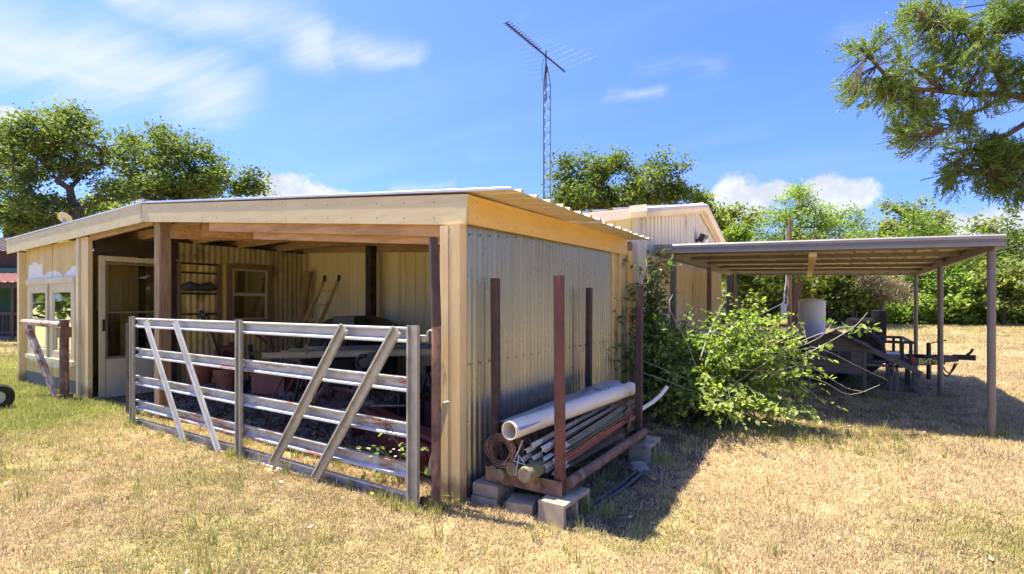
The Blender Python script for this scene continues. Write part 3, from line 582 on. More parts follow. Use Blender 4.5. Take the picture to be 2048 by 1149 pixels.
# bundle on the shelf of the partition
b = MB(); b.tube([(PXW + 0.10, 4.32, 1.76), (PXW + 0.12, 4.42, 1.79), (PXW + 0.12, 4.6, 1.77), (PXW + 0.12, 4.78, 1.79), (PXW + 0.10, 4.88, 1.75)], [0.05, 0.085, 0.06, 0.09, 0.04], 10)
tag(b.build('cloth_bundle', MATS['tarp_dark'], loc=(PXW + 0.1, 4.6, 1.68)), 'dark cloth bundle lying on the narrow shelf of the yellow partition', 'bundle')

# ------------------------------------------------------------------ metal building behind
bld = thing('metal_building', 'beige ribbed metal building with a low gable behind the open shed', 'building', (-7.5, 10.0, 0))
xx = np.linspace(-14.0, -2.36, 14)
for i in range(13):
    b = MB(); ribbed(b, (xx[i], 6.86, 0), (1, 0, 0), xx[i + 1] - xx[i] + 0.01, (0, 0, 1), 2.74, (0, -1, 0), 0.24, 0.04, 0.016); b.build('wall_sheet', MATS['wall_beige'], bld, smooth_=False)
YR = 10.75
def gable_z(y): return 2.74 + 0.655 * ((y - 6.86) / (YR - 6.86) if y < YR else (13.2 - y) / (13.2 - YR))
yy = np.array([6.86, 7.84, 8.81, 9.78, 10.75, 11.57, 12.38, 13.2])
for i in range(7):
    y0, y1 = yy[i], yy[i + 1]; b = MB(); ribbed(b, (-2.35, y0, 0), (0, 1, 0), y1 - y0, (0, 0, 1), lambda t, a=y0, c=y1: gable_z(a + (c - a) * t), (1, 0, 0), 0.20, 0.05, 0.022); b.build('wall_sheet', MATS['wall_pale'], bld, smooth_=False)
b = MB(); ribbed(b, (-14.0, 13.2, 0), (1, 0, 0), 11.65, (0, 0, 1), 2.74, (0, 1, 0), 0.3, 0.05, 0.02); b.build('wall_sheet', MATS['wall_beige'], bld, smooth_=False)
b = MB(); b.bar((-2.325, 6.825, 0), (-2.325, 6.825, 2.72), 0.09, 0.05, (0, 1, 0)); b.build('corner_trim', MATS['wall_pale'], bld)
xs_ = np.linspace(-14.2, -2.22, 8)
for i in range(7):
    for y0 in (6.55, 13.45):
        d = V((0, YR - y0, gable_z(YR) - gable_z(y0))); b = MB()
        ribbed(b, (xs_[i], y0, gable_z(y0) + 0.075 + 0.003 * (i % 2)), (1, 0, 0), xs_[i + 1] - xs_[i] + 0.02, d, d.length, (0, 0, 1), 0.30, 0.05, 0.03); b.build('roof_sheet', MATS['roof_metal'], bld, smooth_=False)
za, zb = gable_z(6.55), gable_z(YR); zc = gable_z(13.45)
prof = [(-0.06, -0.09), (0.03, -0.09), (0.085, -0.02), (0.075, 0.035), (0.0, 0.06), (-0.06, 0.06)]
b = MB(); b.prism(prof, (-2.24, 6.60, za + 0.03), (-2.24, YR, zb + 0.05)); b.build('rake_trim', MATS['trim_pink'], bld)
b = MB(); b.prism([(-x, z) for x, z in prof][::-1], (-2.24, 13.46, zc + 0.03), (-2.24, YR + 0.004, zb + 0.05)); b.build('rake_trim', MATS['trim_pink'], bld)
b = MB(); b.bar((-2.305, 6.9, gable_z(6.9) - 0.04), (-2.305, YR, zb - 0.06), 0.03, 0.05); b.build('rake_board', MATS['trim_pink'], bld); b = MB(); b.bar((-2.305, 13.2, gable_z(13.2) - 0.04), (-2.305, YR + 0.004, zb - 0.06), 0.03, 0.05); b.build('rake_board', MATS['trim_pink'], bld)
b = MB(); b.bar((-14.2, 6.58, za + 0.0), (-2.31, 6.58, za + 0.0), 0.08, 0.13); b.build('eave_trim', MATS['trim_pink'], bld)
b = MB(); b.prism([(-0.08, -0.09), (0.06, -0.09), (0.10, -0.02), (0.07, 0.07), (-0.08, 0.07)], (-2.30, 6.52, za + 0.015), (-2.10, 6.60, za + 0.03)); b.build('eave_cap', MATS['trim_pink'], bld)
b = MB(); b.bar((-14.2, YR, zb + 0.09), (-2.22, YR, zb + 0.09), 0.3, 0.03); b.build('ridge_cap', MATS['zinc_trim'], bld)
p = AX(1395, 480, -2.3)
t = thing('flood_light', 'small black floodlight mounted high on the pale gable wall', 'light', p)
b = MB(); b.box(p + V((0.10, 0, 0.02)), (0.10, 0.26, 0.16), Matrix.Rotation(rad(25), 3, 'Y')); b.build('housing', MATS['black_plastic'], t)
b = MB(); b.bar(p + V((-0.03, 0, -0.02)), p + V((0.07, 0, 0.0)), 0.06, 0.05); b.build('bracket', MATS['black_plastic'], t)
b = MB(); b.box(p + V((0.145, 0, -0.045)), (0.05, 0.18, 0.08), Matrix.Rotation(rad(25), 3, 'Y')); b.build('lens', MATS['white_paint'], t)

# ------------------------------------------------------------------ carport
cp = thing('carport', 'long flat brown metal carport on round posts beside the building', 'carport', (-0.3, 10.4, 0))
CZ = lambda x: 2.245 - 0.030 * (x + 0.3)             # underside of the roof sheets
def cbar(n, p0, p1, w, h, m, up=(0, 0, 1)): b = MB(); b.bar(p0, p1, w, h, up); return b.build(n, MATS[m], cp)
xs_ = np.linspace(-2.18, 1.50, 5)
for i in range(4):
    a0, a1 = xs_[i], xs_[i + 1]; b = MB(); u = V((a1 - a0 + 0.012, 0, CZ(a1) - CZ(a0)))
    ribbed(b, (a0, 7.36, CZ(a0) + 0.003 * (i % 2)), u, u.length, (0, 1, 0), 6.2, (0, 0, 1), 0.22, 0.05, 0.03); b.build('roof_sheet', MATS['carport_roof'], cp, smooth_=False)
for y in (8.0, 9.1, 10.3, 11.6, 12.9): cbar('purlin', (-2.08, y, CZ(-2.08) - 0.028), (1.44, y, CZ(1.44) - 0.028), 0.06, 0.052, 'carport_dark')
for x in (-2.12, 1.47): cbar('side_beam', (x, 7.37, CZ(x) - 0.062), (x, 13.5, CZ(x) - 0.062), 0.06, 0.115, 'carport_metal')
b = MB(); pr = [(0.0, -0.095), (-0.03, -0.095), (-0.03, -0.055), (-0.016, -0.049), (-0.016, -0.026), (-0.034, -0.02), (-0.034, 0.012), (-0.02, 0.03), (0.0, 0.03)]
b.prism([(-x, z) for x, z in pr], (-2.22, 7.355, CZ(-2.22) + 0.01), (1.525, 7.355, CZ(1.525) + 0.01)); b.build('fascia', MATS['carport_metal'], cp)
cbar('fascia', (-2.2, 13.58, CZ(-2.2) - 0.04), (1.52, 13.58, CZ(1.52) - 0.04), 0.03, 0.15, 'carport_metal')
cbar('side_trim', (1.52, 7.36, CZ(1.52) - 0.03), (1.52, 13.56, CZ(1.52) - 0.03), 0.025, 0.13, 'carport_metal')
cbar('side_trim', (-2.215, 7.36, CZ(-2.2) - 0.04), (-2.215, 13.56, CZ(-2.2) - 0.04), 0.025, 0.15, 'carport_metal')
for x, y, r in ((1.45, 7.55, 0.038), (1.40, 10.4, 0.038), (1.40, 13.3, 0.036)):
    b = MB(); b.tube([(x, y, -0.05), (x, y, 1.0), (x, y, CZ(x) - 0.12)], r, 16); b.build('post', MATS['carport_post'], cp)
for x, y in ((-1.99, 7.5), (-2.07, 10.4), (-2.1, 13.3)):
    cbar('post', (x, y, -0.05), (x, y, CZ(x) - 0.10), 0.075, 0.075, 'carport_post', (0, 1, 0))
b = MB(); b.bar((-0.24, 7.45, CZ(-0.24) - 0.135), (-0.50, 13.4, CZ(-0.5) - 0.135), 0.09, 0.05); b.build('cross_board', MATS['post_paint'], cp)
# ------------------------------------------------------------------ livestock gate
gate = thing('livestock_gate', 'long galvanised farm gate with rusty rails and slanting braces before the shed', 'gate', (-4.9, 2.76, 0))
RP = [(0.012, 0), (0.030, -0.006), (0.031, -0.018), (0.002, -0.034), (0.002, -0.078), (0.034, -0.097), (0.037, -0.111), (0.022, -0.118)]
RP = RP + [(a - 0.004, bb + (0.003 if i > 3 else 0.0)) for i, (a, bb) in list(enumerate(RP))[::-1]]
for zl, zr, sag in ((1.315, 1.320, 0), (0.955, 0.955, 0), (0.620, 0.618, 0), (0.325, 0.320, 0), (0.10, 0.095, 0.0)):
    b = MB(); b.prism(RP[::-1], (-7.18, 2.77, zl), (-2.57, 2.77, zr)); b.build('rail', MATS['steel_clean' if zl > 1 else 'steel'], gate, sharp=25)
def channel(b, p0, p1, w, dp, up): return b.prism([(-w / 2, 0), (w / 2, 0), (w / 2, dp), (w / 2 - 0.016, dp + 0.002), (w / 2 - 0.011, 0.005), (-w / 2 + 0.011, 0.005), (-w / 2 + 0.016, dp + 0.002), (-w / 2, dp)], p0, p1, up)
for x, z0, w in ((-7.20, -0.03, 0.095), (-4.86, -0.04, 0.095), (-2.583, -0.03, 0.105)):
    b = MB(); channel(b, (x, 2.732, z0), (x, 2.732, 1.335), w, 0.028, (0, -1, 0)); b.build('upright', MATS['steel_post'], gate, sharp=25)
for q0, q1, mm, dp in (((292, 641), (370, 887), 'strap_white', 0.016), ((351, 643), (438, 902), 'strap_white', 0.016), ((690, 655), (546, 932), 'steel_post', 0.026), ((795, 660), (632, 958), 'steel_post', 0.026)):
    p0, p1 = AY(*q0, 2.705), AY(*q1, 2.695); b = MB(); channel(b, p1, p0, 0.092, dp, (0, -1, 0)); b.build('brace', MATS[mm], gate, sharp=25)
b = MB(); b.bar((-2.55, 2.77, 1.24), (-2.495, 2.77, 1.24), 0.03, 0.05); b.tube([(-2.50, 2.765, 1.23), (-2.485, 2.765, 1.23), (-2.485, 2.765, 1.29), (-2.46, 2.765, 1.30), (-2.43, 2.77, 1.295)], 0.009, 8); b.build('hinge', MATS['steel_post'], gate)
b = MB(); b.bar((-2.55, 2.77, 0.06), (-2.49, 2.77, 0.06), 0.03, 0.05); b.tube([(-2.50, 2.77, 0.05), (-2.48, 2.77, 0.10), (-2.43, 2.77, 0.10)], 0.009, 8); b.build('hinge', MATS['rust_dark'], gate)
random.seed(3); pts = [V((-2.95 + 0.2 * (i / 26) + 0.02 * math.sin(i * 1.3), 2.722 + 0.008 * math.cos(i * 2.1), 0.60 - 0.004 * i + 0.03 * math.sin(i * 0.9))) for i in range(27)]
b = MB(); b.tube(pts, 0.0022, 5); b.tube([(-2.87, 2.725, 0.62), (-2.86, 2.72, 0.5), (-2.82, 2.725, 0.47), (-2.80, 2.73, 0.55), (-2.85, 2.72, 0.60), (-2.84, 2.724, 0.5)], 0.0025, 5); b.build('tie_wire', MATS['rust_dark'], gate)
# rusty pipe the gate hangs on
hp = thing('hinge_post', 'rusty brown steel pipe standing at the hinge end of the gate', 'post', (-2.41, 2.77, 0))
b = MB(); b.tube([(-2.41, 2.77, -0.05), (-2.412, 2.775, 0.7), (-2.415, 2.78, 1.33)], 0.034, 14); b.build('lower_pipe', MATS['rust_pipe'], hp)
b = MB(); b.tube([(-2.415, 2.78, 1.332), (-2.43, 2.785, 1.62), (-2.452, 2.79, 1.97)], [0.036, 0.036, 0.034], 14); b.build('upper_pipe', MATS['rust_dark'], hp)
b = MB(); b.bar((-2.55, 2.86, 0.22), (-2.39, 2.86, 0.78), 0.02, 0.06, (0, 1, 0)); tag(b.build('angle_iron', MATS['steel_post'], loc=(-2.5, 2.86, 0.0)), 'short pale angle iron leaning between the rusty pipe and shed corner', 'angle iron')
b = MB(); b.bar((-8.0, 3.0, -0.05), (-8.0, 3.0, 1.22), 0.08, 0.08, (0, 1, 0)); tag(b.build('steel_post', MATS['rust_dark'], loc=(-8.0, 3.0, 0)), 'dark square steel post standing behind the far end of the gate', 'post')
# pipe brace at the left corner
pb = thing('pipe_brace', 'weathered pipe fence corner with one arm and diagonal in front of the windows', 'fence post', (-9.92, 2.86, 0))
b = MB(); b.tube([(-9.92, 2.86, -0.05), (-9.92, 2.86, 1.24)], 0.058, 14); b.build('post', MATS['rust_pipe'], pb)
b = MB(); b.tube([(-9.99, 2.845, 1.16), (-10.95, 2.64, 1.19)], 0.050, 14); b.build('arm', MATS['primer_pipe'], pb)
b = MB(); b.tube([(-10.78, 2.66, 1.13), (-10.02, 2.80, 0.02)], 0.046, 12); b.build('diagonal', MATS['primer_pipe'], pb)
b = MB(); b.box((-9.92, 2.86, 1.05), (0.14, 0.14, 0.16)); b.build('collar', MATS['rust_pipe'], pb); b = MB(); b.box((-9.92, 2.86, 0.05), (0.17, 0.17, 0.12)); b.build('collar', MATS['rust_pipe'], pb)

# ------------------------------------------------------------------ pipe rack with fence posts
rack = thing('post_rack', 'rusty steel rack with four tall uprights along the corrugated side wall', 'rack', (-1.9, 4.0, 0))
for x, y, z0, z1, mm, w in ((-2.16, 3.17, 0.17, 1.685, 'rust_dark', 0.058), (-1.62, 3.17, 0.16, 1.69, 'rust_red', 0.062), (-2.16, 4.86, 0.17, 1.655, 'rust_dark', 0.058), (-1.625, 4.86, 0.17, 1.665, 'rust_dark', 0.060)):
    b = MB(); b.bar((x, y, z0), (x + (0.012 if y > 4 else -0.01), y, z1), w, w, (0, 1, 0), 0.006); b.build('upright', MATS[mm], rack)
for y in (3.12, 4.91):
    b = MB(); b.prism([(0, 0), (0.006, 0), (0.006, 0.105), (0, 0.105)], (-2.22, y, 0.165), (-1.58, y, 0.165)); b.prism([(-0.07, 0), (-0.002, 0), (-0.002, 0.006), (-0.07, 0.006)], (-2.22, y, 0.165), (-1.58, y, 0.165)); b.build('cross_angle', MATS['rust_pipe'], rack)
for x in (-2.17, -1.575): b = MB(); b.tube([(x, 3.20, 0.235), (x, 4.90, 0.235)], 0.038, 14); b.build('side_pipe', MATS['rust_pipe'], rack)
# cinder blocks under it
def cinder(name, label, c, size, yaw, group='concrete blocks under the pipe rack', holes=True):
    t = thing(name, label, 'concrete block', c, group); b = MB(); L_, W_, H_ = size; k = 0.032; R = Matrix.Rotation(yaw, 3, 'Z'); c = V(c)
    def bx(o, s): b.box(c + R @ V(o), s, R, 0.004)
    if holes:   # cores run across the short side
        bx((0, 0, H_ - k / 2), (L_, W_, k)); bx((0, 0, k / 2), (L_, W_, k))
        for sx in (-1, 0, 1): bx((sx * (L_ / 2 - k / 2), 0, H_ / 2), (k, W_ - 0.004, H_ - 2 * k - 0.001))
    else:
        bx((0, 0, H_ * 0.27), (L_, W_, H_ * 0.52)); bx((0.004, 0.005, H_ * 0.77), (L_ * 0.985, W_ * 0.97, H_ * 0.45))
    ob = b.build('body', MATS['concrete'], t); return t
cinder('cinder_block', 'nearest hollow concrete block, under the red upright of the rack', (-1.60, 3.20, -0.03), (0.39, 0.20, 0.19), rad(88))
cinder('cinder_block', 'hollow concrete block at the far end of the rack, beside the shrub', (-1.56, 4.86, -0.03), (0.39, 0.20, 0.19), rad(92))
cinder('cinder_block', 'pair of solid concrete blocks stacked under the rack beside the wall', (-2.19, 3.17, -0.04), (0.22, 0.26, 0.20), rad(4), holes=False)
cinder('cinder_block', 'low mossy concrete block between two others at the front of the rack', (-1.90, 3.12, -0.09), (0.2, 0.2, 0.18), rad(14), holes=False)
cinder('cinder_block', 'hollow concrete block under the rack by the wall at the far end', (-2.17, 4.86, -0.03), (0.39, 0.20, 0.19), rad(90))
b = MB(); b.lathe([(0.09, -0.03), (0.10, 0.03), (0.07, 0.07), (0.0, 0.075)], (-1.48, 4.42, 0), 7); tag(b.build('stone', MATS['stone'], loc=(-1.48, 4.42, 0)), 'small grey stone on the bare ground beside the rack', 'stone')
# pvc pipe
b = MB(); b.pipe((-1.935, 3.00, 0.600), (-1.762, 5.02, 0.625), 0.0675, 0.058, 28); tag(b.build('plastic_pipe', MATS['pvc'], loc=(-1.85, 4.0, 0.6)), 'thick white plastic pipe lying on top of the fence posts', 'pipe')
# torn metal flashing
rows = []
for j in range(15):
    y = 3.02 + 0.135 * j; x0 = -2.085 + 0.003 * j; e = 0.02 * math.sin(j * 2.3) * (j > 8)
    rows.append([V((x0 + e + 0.235 * k / 5, y, 0.625 + 0.004 * j + 0.030 * math.sin(math.pi * k / 5.0) + 0.008 * math.sin(j * 1.7 + k) * (j > 6) - 0.012 * (k == 5))) for k in range(6)])
b = MB(); b.sheet(rows); b.sheet([[p - V((0, 0, 0.0025)) for p in r] for r in rows]); tag(b.build('metal_flashing', MATS['flash_metal'], loc=(-2.0, 4.0, 0.6), sharp=60), 'torn strip of shiny sheet metal lying behind the white pipe', 'sheet metal')
# roll of rusty wire
b = MB(); c = V((-2.035, 0, 0.435)); random.seed(5)
for yy_ in np.linspace(3.04, 4.3, 12):
    for r in (0.078, 0.088, 0.097, 0.106, 0.115, 0.123):
        ph = random.random() * 6; e = 1 + 0.04 * random.uniform(-1, 1); q = 0.006 * random.uniform(-1, 1)
        b.tube([c + V((math.cos(2 * math.pi * k / 20) * r * e + q, yy_ + 0.012 * random.uniform(-1, 1), math.sin(2 * math.pi * k / 20) * r / e)) for k in range(21)], 0.0046, 4, False)
for k in range(26):
    a = 2 * math.pi * k / 26; r = (0.082, 0.1, 0.118)[k % 3]; b.tube([c + V((math.cos(a) * r, 3.05, math.sin(a) * r)), c + V((math.cos(a + 0.05) * r, 4.31, math.sin(a + 0.05) * r))], 0.003, 4)
tag(b.build('wire_roll', MATS['rust_pipe'], loc=(-2.035, 3.7, 0.3)), 'roll of rusty fence wire lying against the dark upright of the rack', 'wire roll')
# wooden posts at the bottom
for i, (x, z, r, y0, lab) in enumerate(((-1.80, 0.315, 0.058, 2.98, 'greenish round wooden post at the bottom of the rack, nearest the red upright'), (-1.935, 0.32, 0.052, 3.03, 'round wooden post in the rack, just right of the wire roll'), (-2.05, 0.255, 0.046, 3.05, 'thin wooden post in the rack below the wire roll'), (-2.13, 0.26, 0.045, 3.08, 'thin wooden post low in the rack, closest to the wall'))):
    t = thing('wooden_post', lab, 'wooden post', (x, 4, z), 'wooden posts in the rack')
    b = MB(); b.tube([(x, y0, z), (x, y0 + 0.03, z), (x + 0.02, 4.9, z)], [r * 0.93, r, r * 0.95], 14); b.build('shaft', MATS['post_wood_green'], t)
    b = MB(); b.tube([(x, y0 - 0.002, z), (x, y0 + 0.001, z)], [r * 0.86, r * 0.9], 14); b.build('end', MATS['end_grain'], t)
# steel t-posts
def make_tpost(mm, tip):
    t = thing('fence_post', '', 'steel fence post', (0, 0, 0), 'steel fence posts stacked in the rack'); Ln = 1.70
    b = MB(); b.prism([(-0.017, 0), (0.017, 0), (0.017, 0.004), (0.002, 0.005), (0.002, 0.032), (-0.002, 0.032), (-0.002, 0.005), (-0.017, 0.004)], (0, 0.13, 0), (0, Ln, 0)); b.build('shaft', MATS[mm], t)
    b = MB(); b.prism([(-0.017, 0), (0.017, 0), (0.017, 0.004), (0.002, 0.005), (0.002, 0.032), (-0.002, 0.032), (-0.002, 0.005), (-0.017, 0.004)], (0, 0, 0), (0, 0.129, 0)); b.build('tip', MATS[tip], t)
    b = MB()
    for k in range(26): b.bar((-0.006, 0.16 + k * 0.054, -0.0035), (0.006, 0.16 + k * 0.054, -0.0035), 0.020, 0.007, ch=0.001)
    kind(b.build('stud', MATS[mm], t), 'stuff')
    b = MB(); b.prism([(-0.05, -0.03), (0.05, -0.03), (0.055, 0.03), (0.02, 0.055), (-0.02, 0.055), (-0.055, 0.03)], (0, Ln - 0.3, 0.034), (0, Ln - 0.3, 0.037), (0, 1, 0)); b.build('spade', MATS['tpost_rust'], t)
    return t
specs = [  # x near, z near, x far, z far, y near, roll, kind, label
 (-1.80, 0.505, -1.86, 0.535, 3.10, 175, 'tpost_grey', 'grey steel fence post with pale tip touching the white pipe'),
 (-1.755, 0.470, -1.78, 0.520, 3.16, 190, 'tpost_grey', 'tan steel fence post second from the top beside the red upright'),
 (-1.845, 0.465, -1.92, 0.50, 3.08, 160, 'tpost_rust', 'rusty steel fence post with a toothed edge, below the white pipe'),
 (-1.70, 0.440, -1.72, 0.515, 3.30, 100, 'tpost_green', 'dull green steel fence post with white tip on the open side'),
 (-1.705, 0.400, -1.70, 0.470, 3.28, 95, 'tpost_green', 'lower green steel fence post on the open side of the stack'),
 (-1.705, 0.365, -1.69, 0.445, 3.22, 85, 'tpost_red', 'orange red steel fence post slanting up under the green one'),
 (-1.69, 0.330, -1.67, 0.40, 3.24, 92, 'tpost_red', 'bright red steel fence post across the middle of the stack'),
 (-1.68, 0.300, -1.70, 0.315, 3.26, 88, 'tpost_rust', 'dark rusty steel fence post along the lower edge of the stack'),
 (-1.70, 0.285, -1.675, 0.285, 3.20, 120, 'tpost_rust', 'lowest rusty steel fence post on the open side, above the pipe'),
 (-1.74, 0.395, -1.80, 0.42, 3.16, 200, 'tpost_rust', 'rusty steel fence post with its pale tip left of the red upright'),
 (-1.77, 0.43, -1.85, 0.47, 3.20, 20, 'tpost_grey', 'grey steel fence post in the middle of the stack'),
 (-1.735, 0.355, -1.76, 0.36, 3.15, 150, 'tpost_grey', 'short tipped grey steel fence post behind the red upright'),
 (-1.80, 0.40, -1.88, 0.40, 3.10, 40, 'tpost_rust', 'rusty steel fence post just above the greenish wooden post'),
 (-1.745, 0.30, -1.74, 0.32, 3.18, 60, 'tpost_red', 'faded red steel fence post buried low in the stack'),
 (-1.86, 0.39, -1.95, 0.44, 3.06, 250, 'tpost_green', 'green steel fence post right of the wire roll'),
 (-1.83, 0.345, -1.83, 0.36, 3.14, 300, 'tpost_rust', 'rusty steel fence post lying between the two thick wooden posts')]
protos = {}
for x0, z0, x1, z1, y0, roll, mm, lab in specs:
    if mm not in protos: protos[mm] = o = make_tpost(mm, 'tip_white'); used = o
    else: used = copy_thing(protos[mm], (0, 0, 0))
    d = V((x1 - x0, 1.7, z1 - z0)).normalized(); q = V((0, 1, 0)).rotation_difference(d) @ Quaternion((0, 1, 0), rad(roll))
    used.location = (x0, y0, z0); used.rotation_mode = 'QUATERNION'; used.rotation_quaternion = q; used['label'] = lab
b = MB(); p = V((-1.86, 3.06, 0.40)); b.tube([p + V((0.0, 0, 0.13)), p + V((-0.03, -0.03, 0.03)), p + V((-0.06, -0.02, -0.02)), p + V((0.04, -0.03, -0.03)), p + V((-0.01, -0.035, 0.03)), p + V((-0.04, -0.03, -0.12))], 0.004, 6)
tag(b.build('tie_cord', MATS['cord_white'], loc=p), 'pale knotted cord hanging from the stacked fence posts', 'cord')
for i, (x, lab) in enumerate(((-1.42, 'black plastic pipe lying on the ground beside the rack, outer one'), (-1.47, 'black plastic pipe lying on the ground beside the rack, inner one'))):
    b = MB(); b.tube([(x - 0.05, 3.35, 0.02), (x, 3.9, 0.022), (x + 0.01, 4.55, 0.03)], 0.014, 8); tag(b.build('ground_pipe', MATS['black_hose'], loc=(x, 4, 0.02)), lab, 'pipe', 'black pipes beside the rack')
b = MB(); b.tube([A(1262, 838, 5.0), A(1284, 818, 5.3), A(1305, 805, 5.45), A(1322, 790, 5.55), A(1334, 774, 5.6)], 0.022, 10); tag(b.build('bent_pipe', MATS['pvc'], loc=(-1.5, 5.6, 0)), 'bent white plastic pipe curving out of the rack into the shrub', 'pipe')

# ------------------------------------------------------------------ things inside the shed
def pot(name, label, c, r, h, tilt=0):
    t = thing(name, label, 'flower pot', c, 'terracotta pots by the partition'); b = MB()
    b.lathe([(r * 0.66, 0), (r * 0.93, h * 0.8), (r * 0.93, h * 0.8)], c, 26); b.build('body', MATS['terracotta'], t)
    b = MB(); b.lathe([(r * 0.935, h * 0.79), (r, h * 0.80), (r, h), (r * 0.88, h), (r * 0.85, h * 0.78)], c, 26); b.build('rim', MATS['terracotta'], t)
pot('flower_pot', 'large terracotta pot standing in front of the yellow partition, right of the first', (-8.57, 4.6, 0.0), 0.22, 0.40)
pot('flower_pot', 'terracotta pot raised on a grey block behind the slanting gate brace', (-8.95, 4.35, 0.16), 0.24, 0.42)
pot('flower_pot', 'low terracotta pot lying beneath the ladder in the shed', (-6.75, 6.1, 0.0), 0.18, 0.28)
b = MB(); b.box((-8.95, 4.35, 0.075), (0.40, 0.34, 0.15), None, 0.01); tag(b.build('concrete_block', MATS['stone'], loc=(-8.95, 4.35, 0)), 'grey block under the raised terracotta pot', 'block')
t = thing('planter_box', 'red brown rectangular planter box on the shed floor', 'planter', (-7.75, 4.95, 0)); R = Matrix.Rotation(rad(18), 3, 'Z'); c = V((-7.75, 4.95, 0))
for o_, s_ in (((0, -0.19, 0.17), (0.62, 0.02, 0.34)), ((0, 0.19, 0.17), (0.62, 0.02, 0.34)), ((-0.30, 0, 0.17), (0.02, 0.358, 0.34)), ((0.30, 0, 0.17), (0.02, 0.358, 0.34))):
    b = MB(); b.box(c + R @ V(o_), s_, R); b.build('side', MATS['terracotta'], t)
b = MB(); b.box(c + V((0, 0, 0.02)), (0.58, 0.35, 0.03), R); b.build('bottom', MATS['terracotta'], t)
b = MB()
for o_, s_ in (((0, -0.205, 0.335), (0.66, 0.03, 0.03)), ((0, 0.205, 0.335), (0.66, 0.03, 0.03)), ((-0.315, 0, 0.335), (0.03, 0.375, 0.03)), ((0.315, 0, 0.335), (0.03, 0.375, 0.03))): b.box(c + R @ V(o_), s_, R)
b.build('rim', MATS['terracotta'], t)
b = MB(); b.box((-7.1, 4.75, 0.05), (0.36, 0.18, 0.10), Matrix.Rotation(rad(-12), 3, 'Z'), 0.008); tag(b.build('paving_block', MATS['stone'], loc=(-7.1, 4.75, 0)), 'pale loose block on the soil right of the planter box', 'block')
# long handled tools leaning on the partition
t = thing('long_hoe', 'long tool with black socket leaning on the yellow partition', 'garden tool', (-8.7, 4.95, 0))
b = MB(); b.tube([A(434, 702, 8.9), A(408, 642, 9.0)], 0.022, 8); b.build('handle', MATS['handle_wood'], t)
b = MB(); b.tube([A(408.3, 642, 8.995), A(402, 622, 9.02)], 0.035, 8); b.bar(A(396, 634, 9.0), A(412, 630, 9.0), 0.05, 0.07); b.build('socket', MATS['black_steel'], t)
t = thing('long_rake', 'dark handled tool leaning beside the hoe in the shed', 'garden tool', (-8.6, 5.0, 0))
b = MB(); b.tube([A(444, 735, 8.8), A(414, 628, 9.05)], 0.02, 8); b.build('handle', MATS['rust_dark'], t)
b = MB(); b.bar(A(430, 736, 8.78), A(456, 730, 8.82), 0.03, 0.05); b.build('head', MATS['rust_dark'], t)
# cultivator frame
cu = thing('garden_cultivator', 'rusty toolbar cultivator frame with upright and diagonal struts behind the pots', 'cultivator', (-7.9, 5.5, 0))
def cb_(n, q0, q1, d0, d1, w, mm='rust_dark'): b = MB(); b.bar(A(*q0, d0), A(*q1, d1), w, w); return b.build(n, MATS[mm], cu)
cb_('toolbar', (436, 696), (470, 692), 8.9, 9.0, 0.05); cb_('toolbar', (500, 708), (556, 698), 9.0, 9.2, 0.06, 'post_wood_green')
cb_('strut', (462, 684), (463, 735), 9.0, 8.95, 0.07, 'rust_red'); cb_('strut', (540, 668), (538, 716), 9.2, 9.15, 0.06, 'rust_red')
cb_('strut', (468, 702), (484, 676), 9.0, 9.1, 0.035); cb_('strut', (505, 664), (542, 692), 9.1, 9.2, 0.04); cb_('strut', (530, 674), (560, 672), 9.2, 9.2, 0.05, 'rust_red'); cb_('strut', (500, 690), (505, 730), 9.05, 9.0, 0.06)
b = MB(); p = A(452, 712, 8.9); b.prism([(-0.16, -0.2), (0.18, -0.2), (0.12, 0.05), (0.0, 0.1), (-0.1, 0.03)], p, p + V((0.0, 0.05, 0.02))); b.build('guard', MATS['maroon'], cu)
b = MB(); p = A(541, 696, 9.15); b.tube([p + V((0.05 * math.cos(a), 0.02, 0.09 * math.sin(a))) for a in np.linspace(0, 6.28, 14)], 0.012, 6); b.build('ring', MATS['rust_dark'], cu)
for k in range(4):
    b = MB(); q = 470 + k * 25; b.tube([A(q, 720, 9.0), A(q + 4, 760, 8.95), A(q - 8, 788, 8.9)], 0.016, 6); b.build('tine', MATS['rust_dark'], cu)
# pale A-frame tongue
af = thing('hitch_frame', 'drab tapered hitch frame standing on the shed floor', 'implement', A(588, 720, 8.5))
b = MB(); b.prism([(-0.02, 0), (0.26, 0), (0.05, 0.26), (0.03, 0.46), (-0.02, 0.46)], A(584, 724, 8.6), A(586, 724, 8.66)); b.build('gusset', MATS['post_wood_green'], af)
for q in ((562, 722), (602, 720)): b = MB(); b.bar(A(581, 684, 8.5), A(*q, 8.4), 0.03, 0.03); b.build('arm', MATS['post_wood_green'], af)
b = MB(); b.bar(A(581, 684, 8.5), A(580, 655, 8.55), 0.05, 0.03); b.build('shank', MATS['post_wood_green'], af)
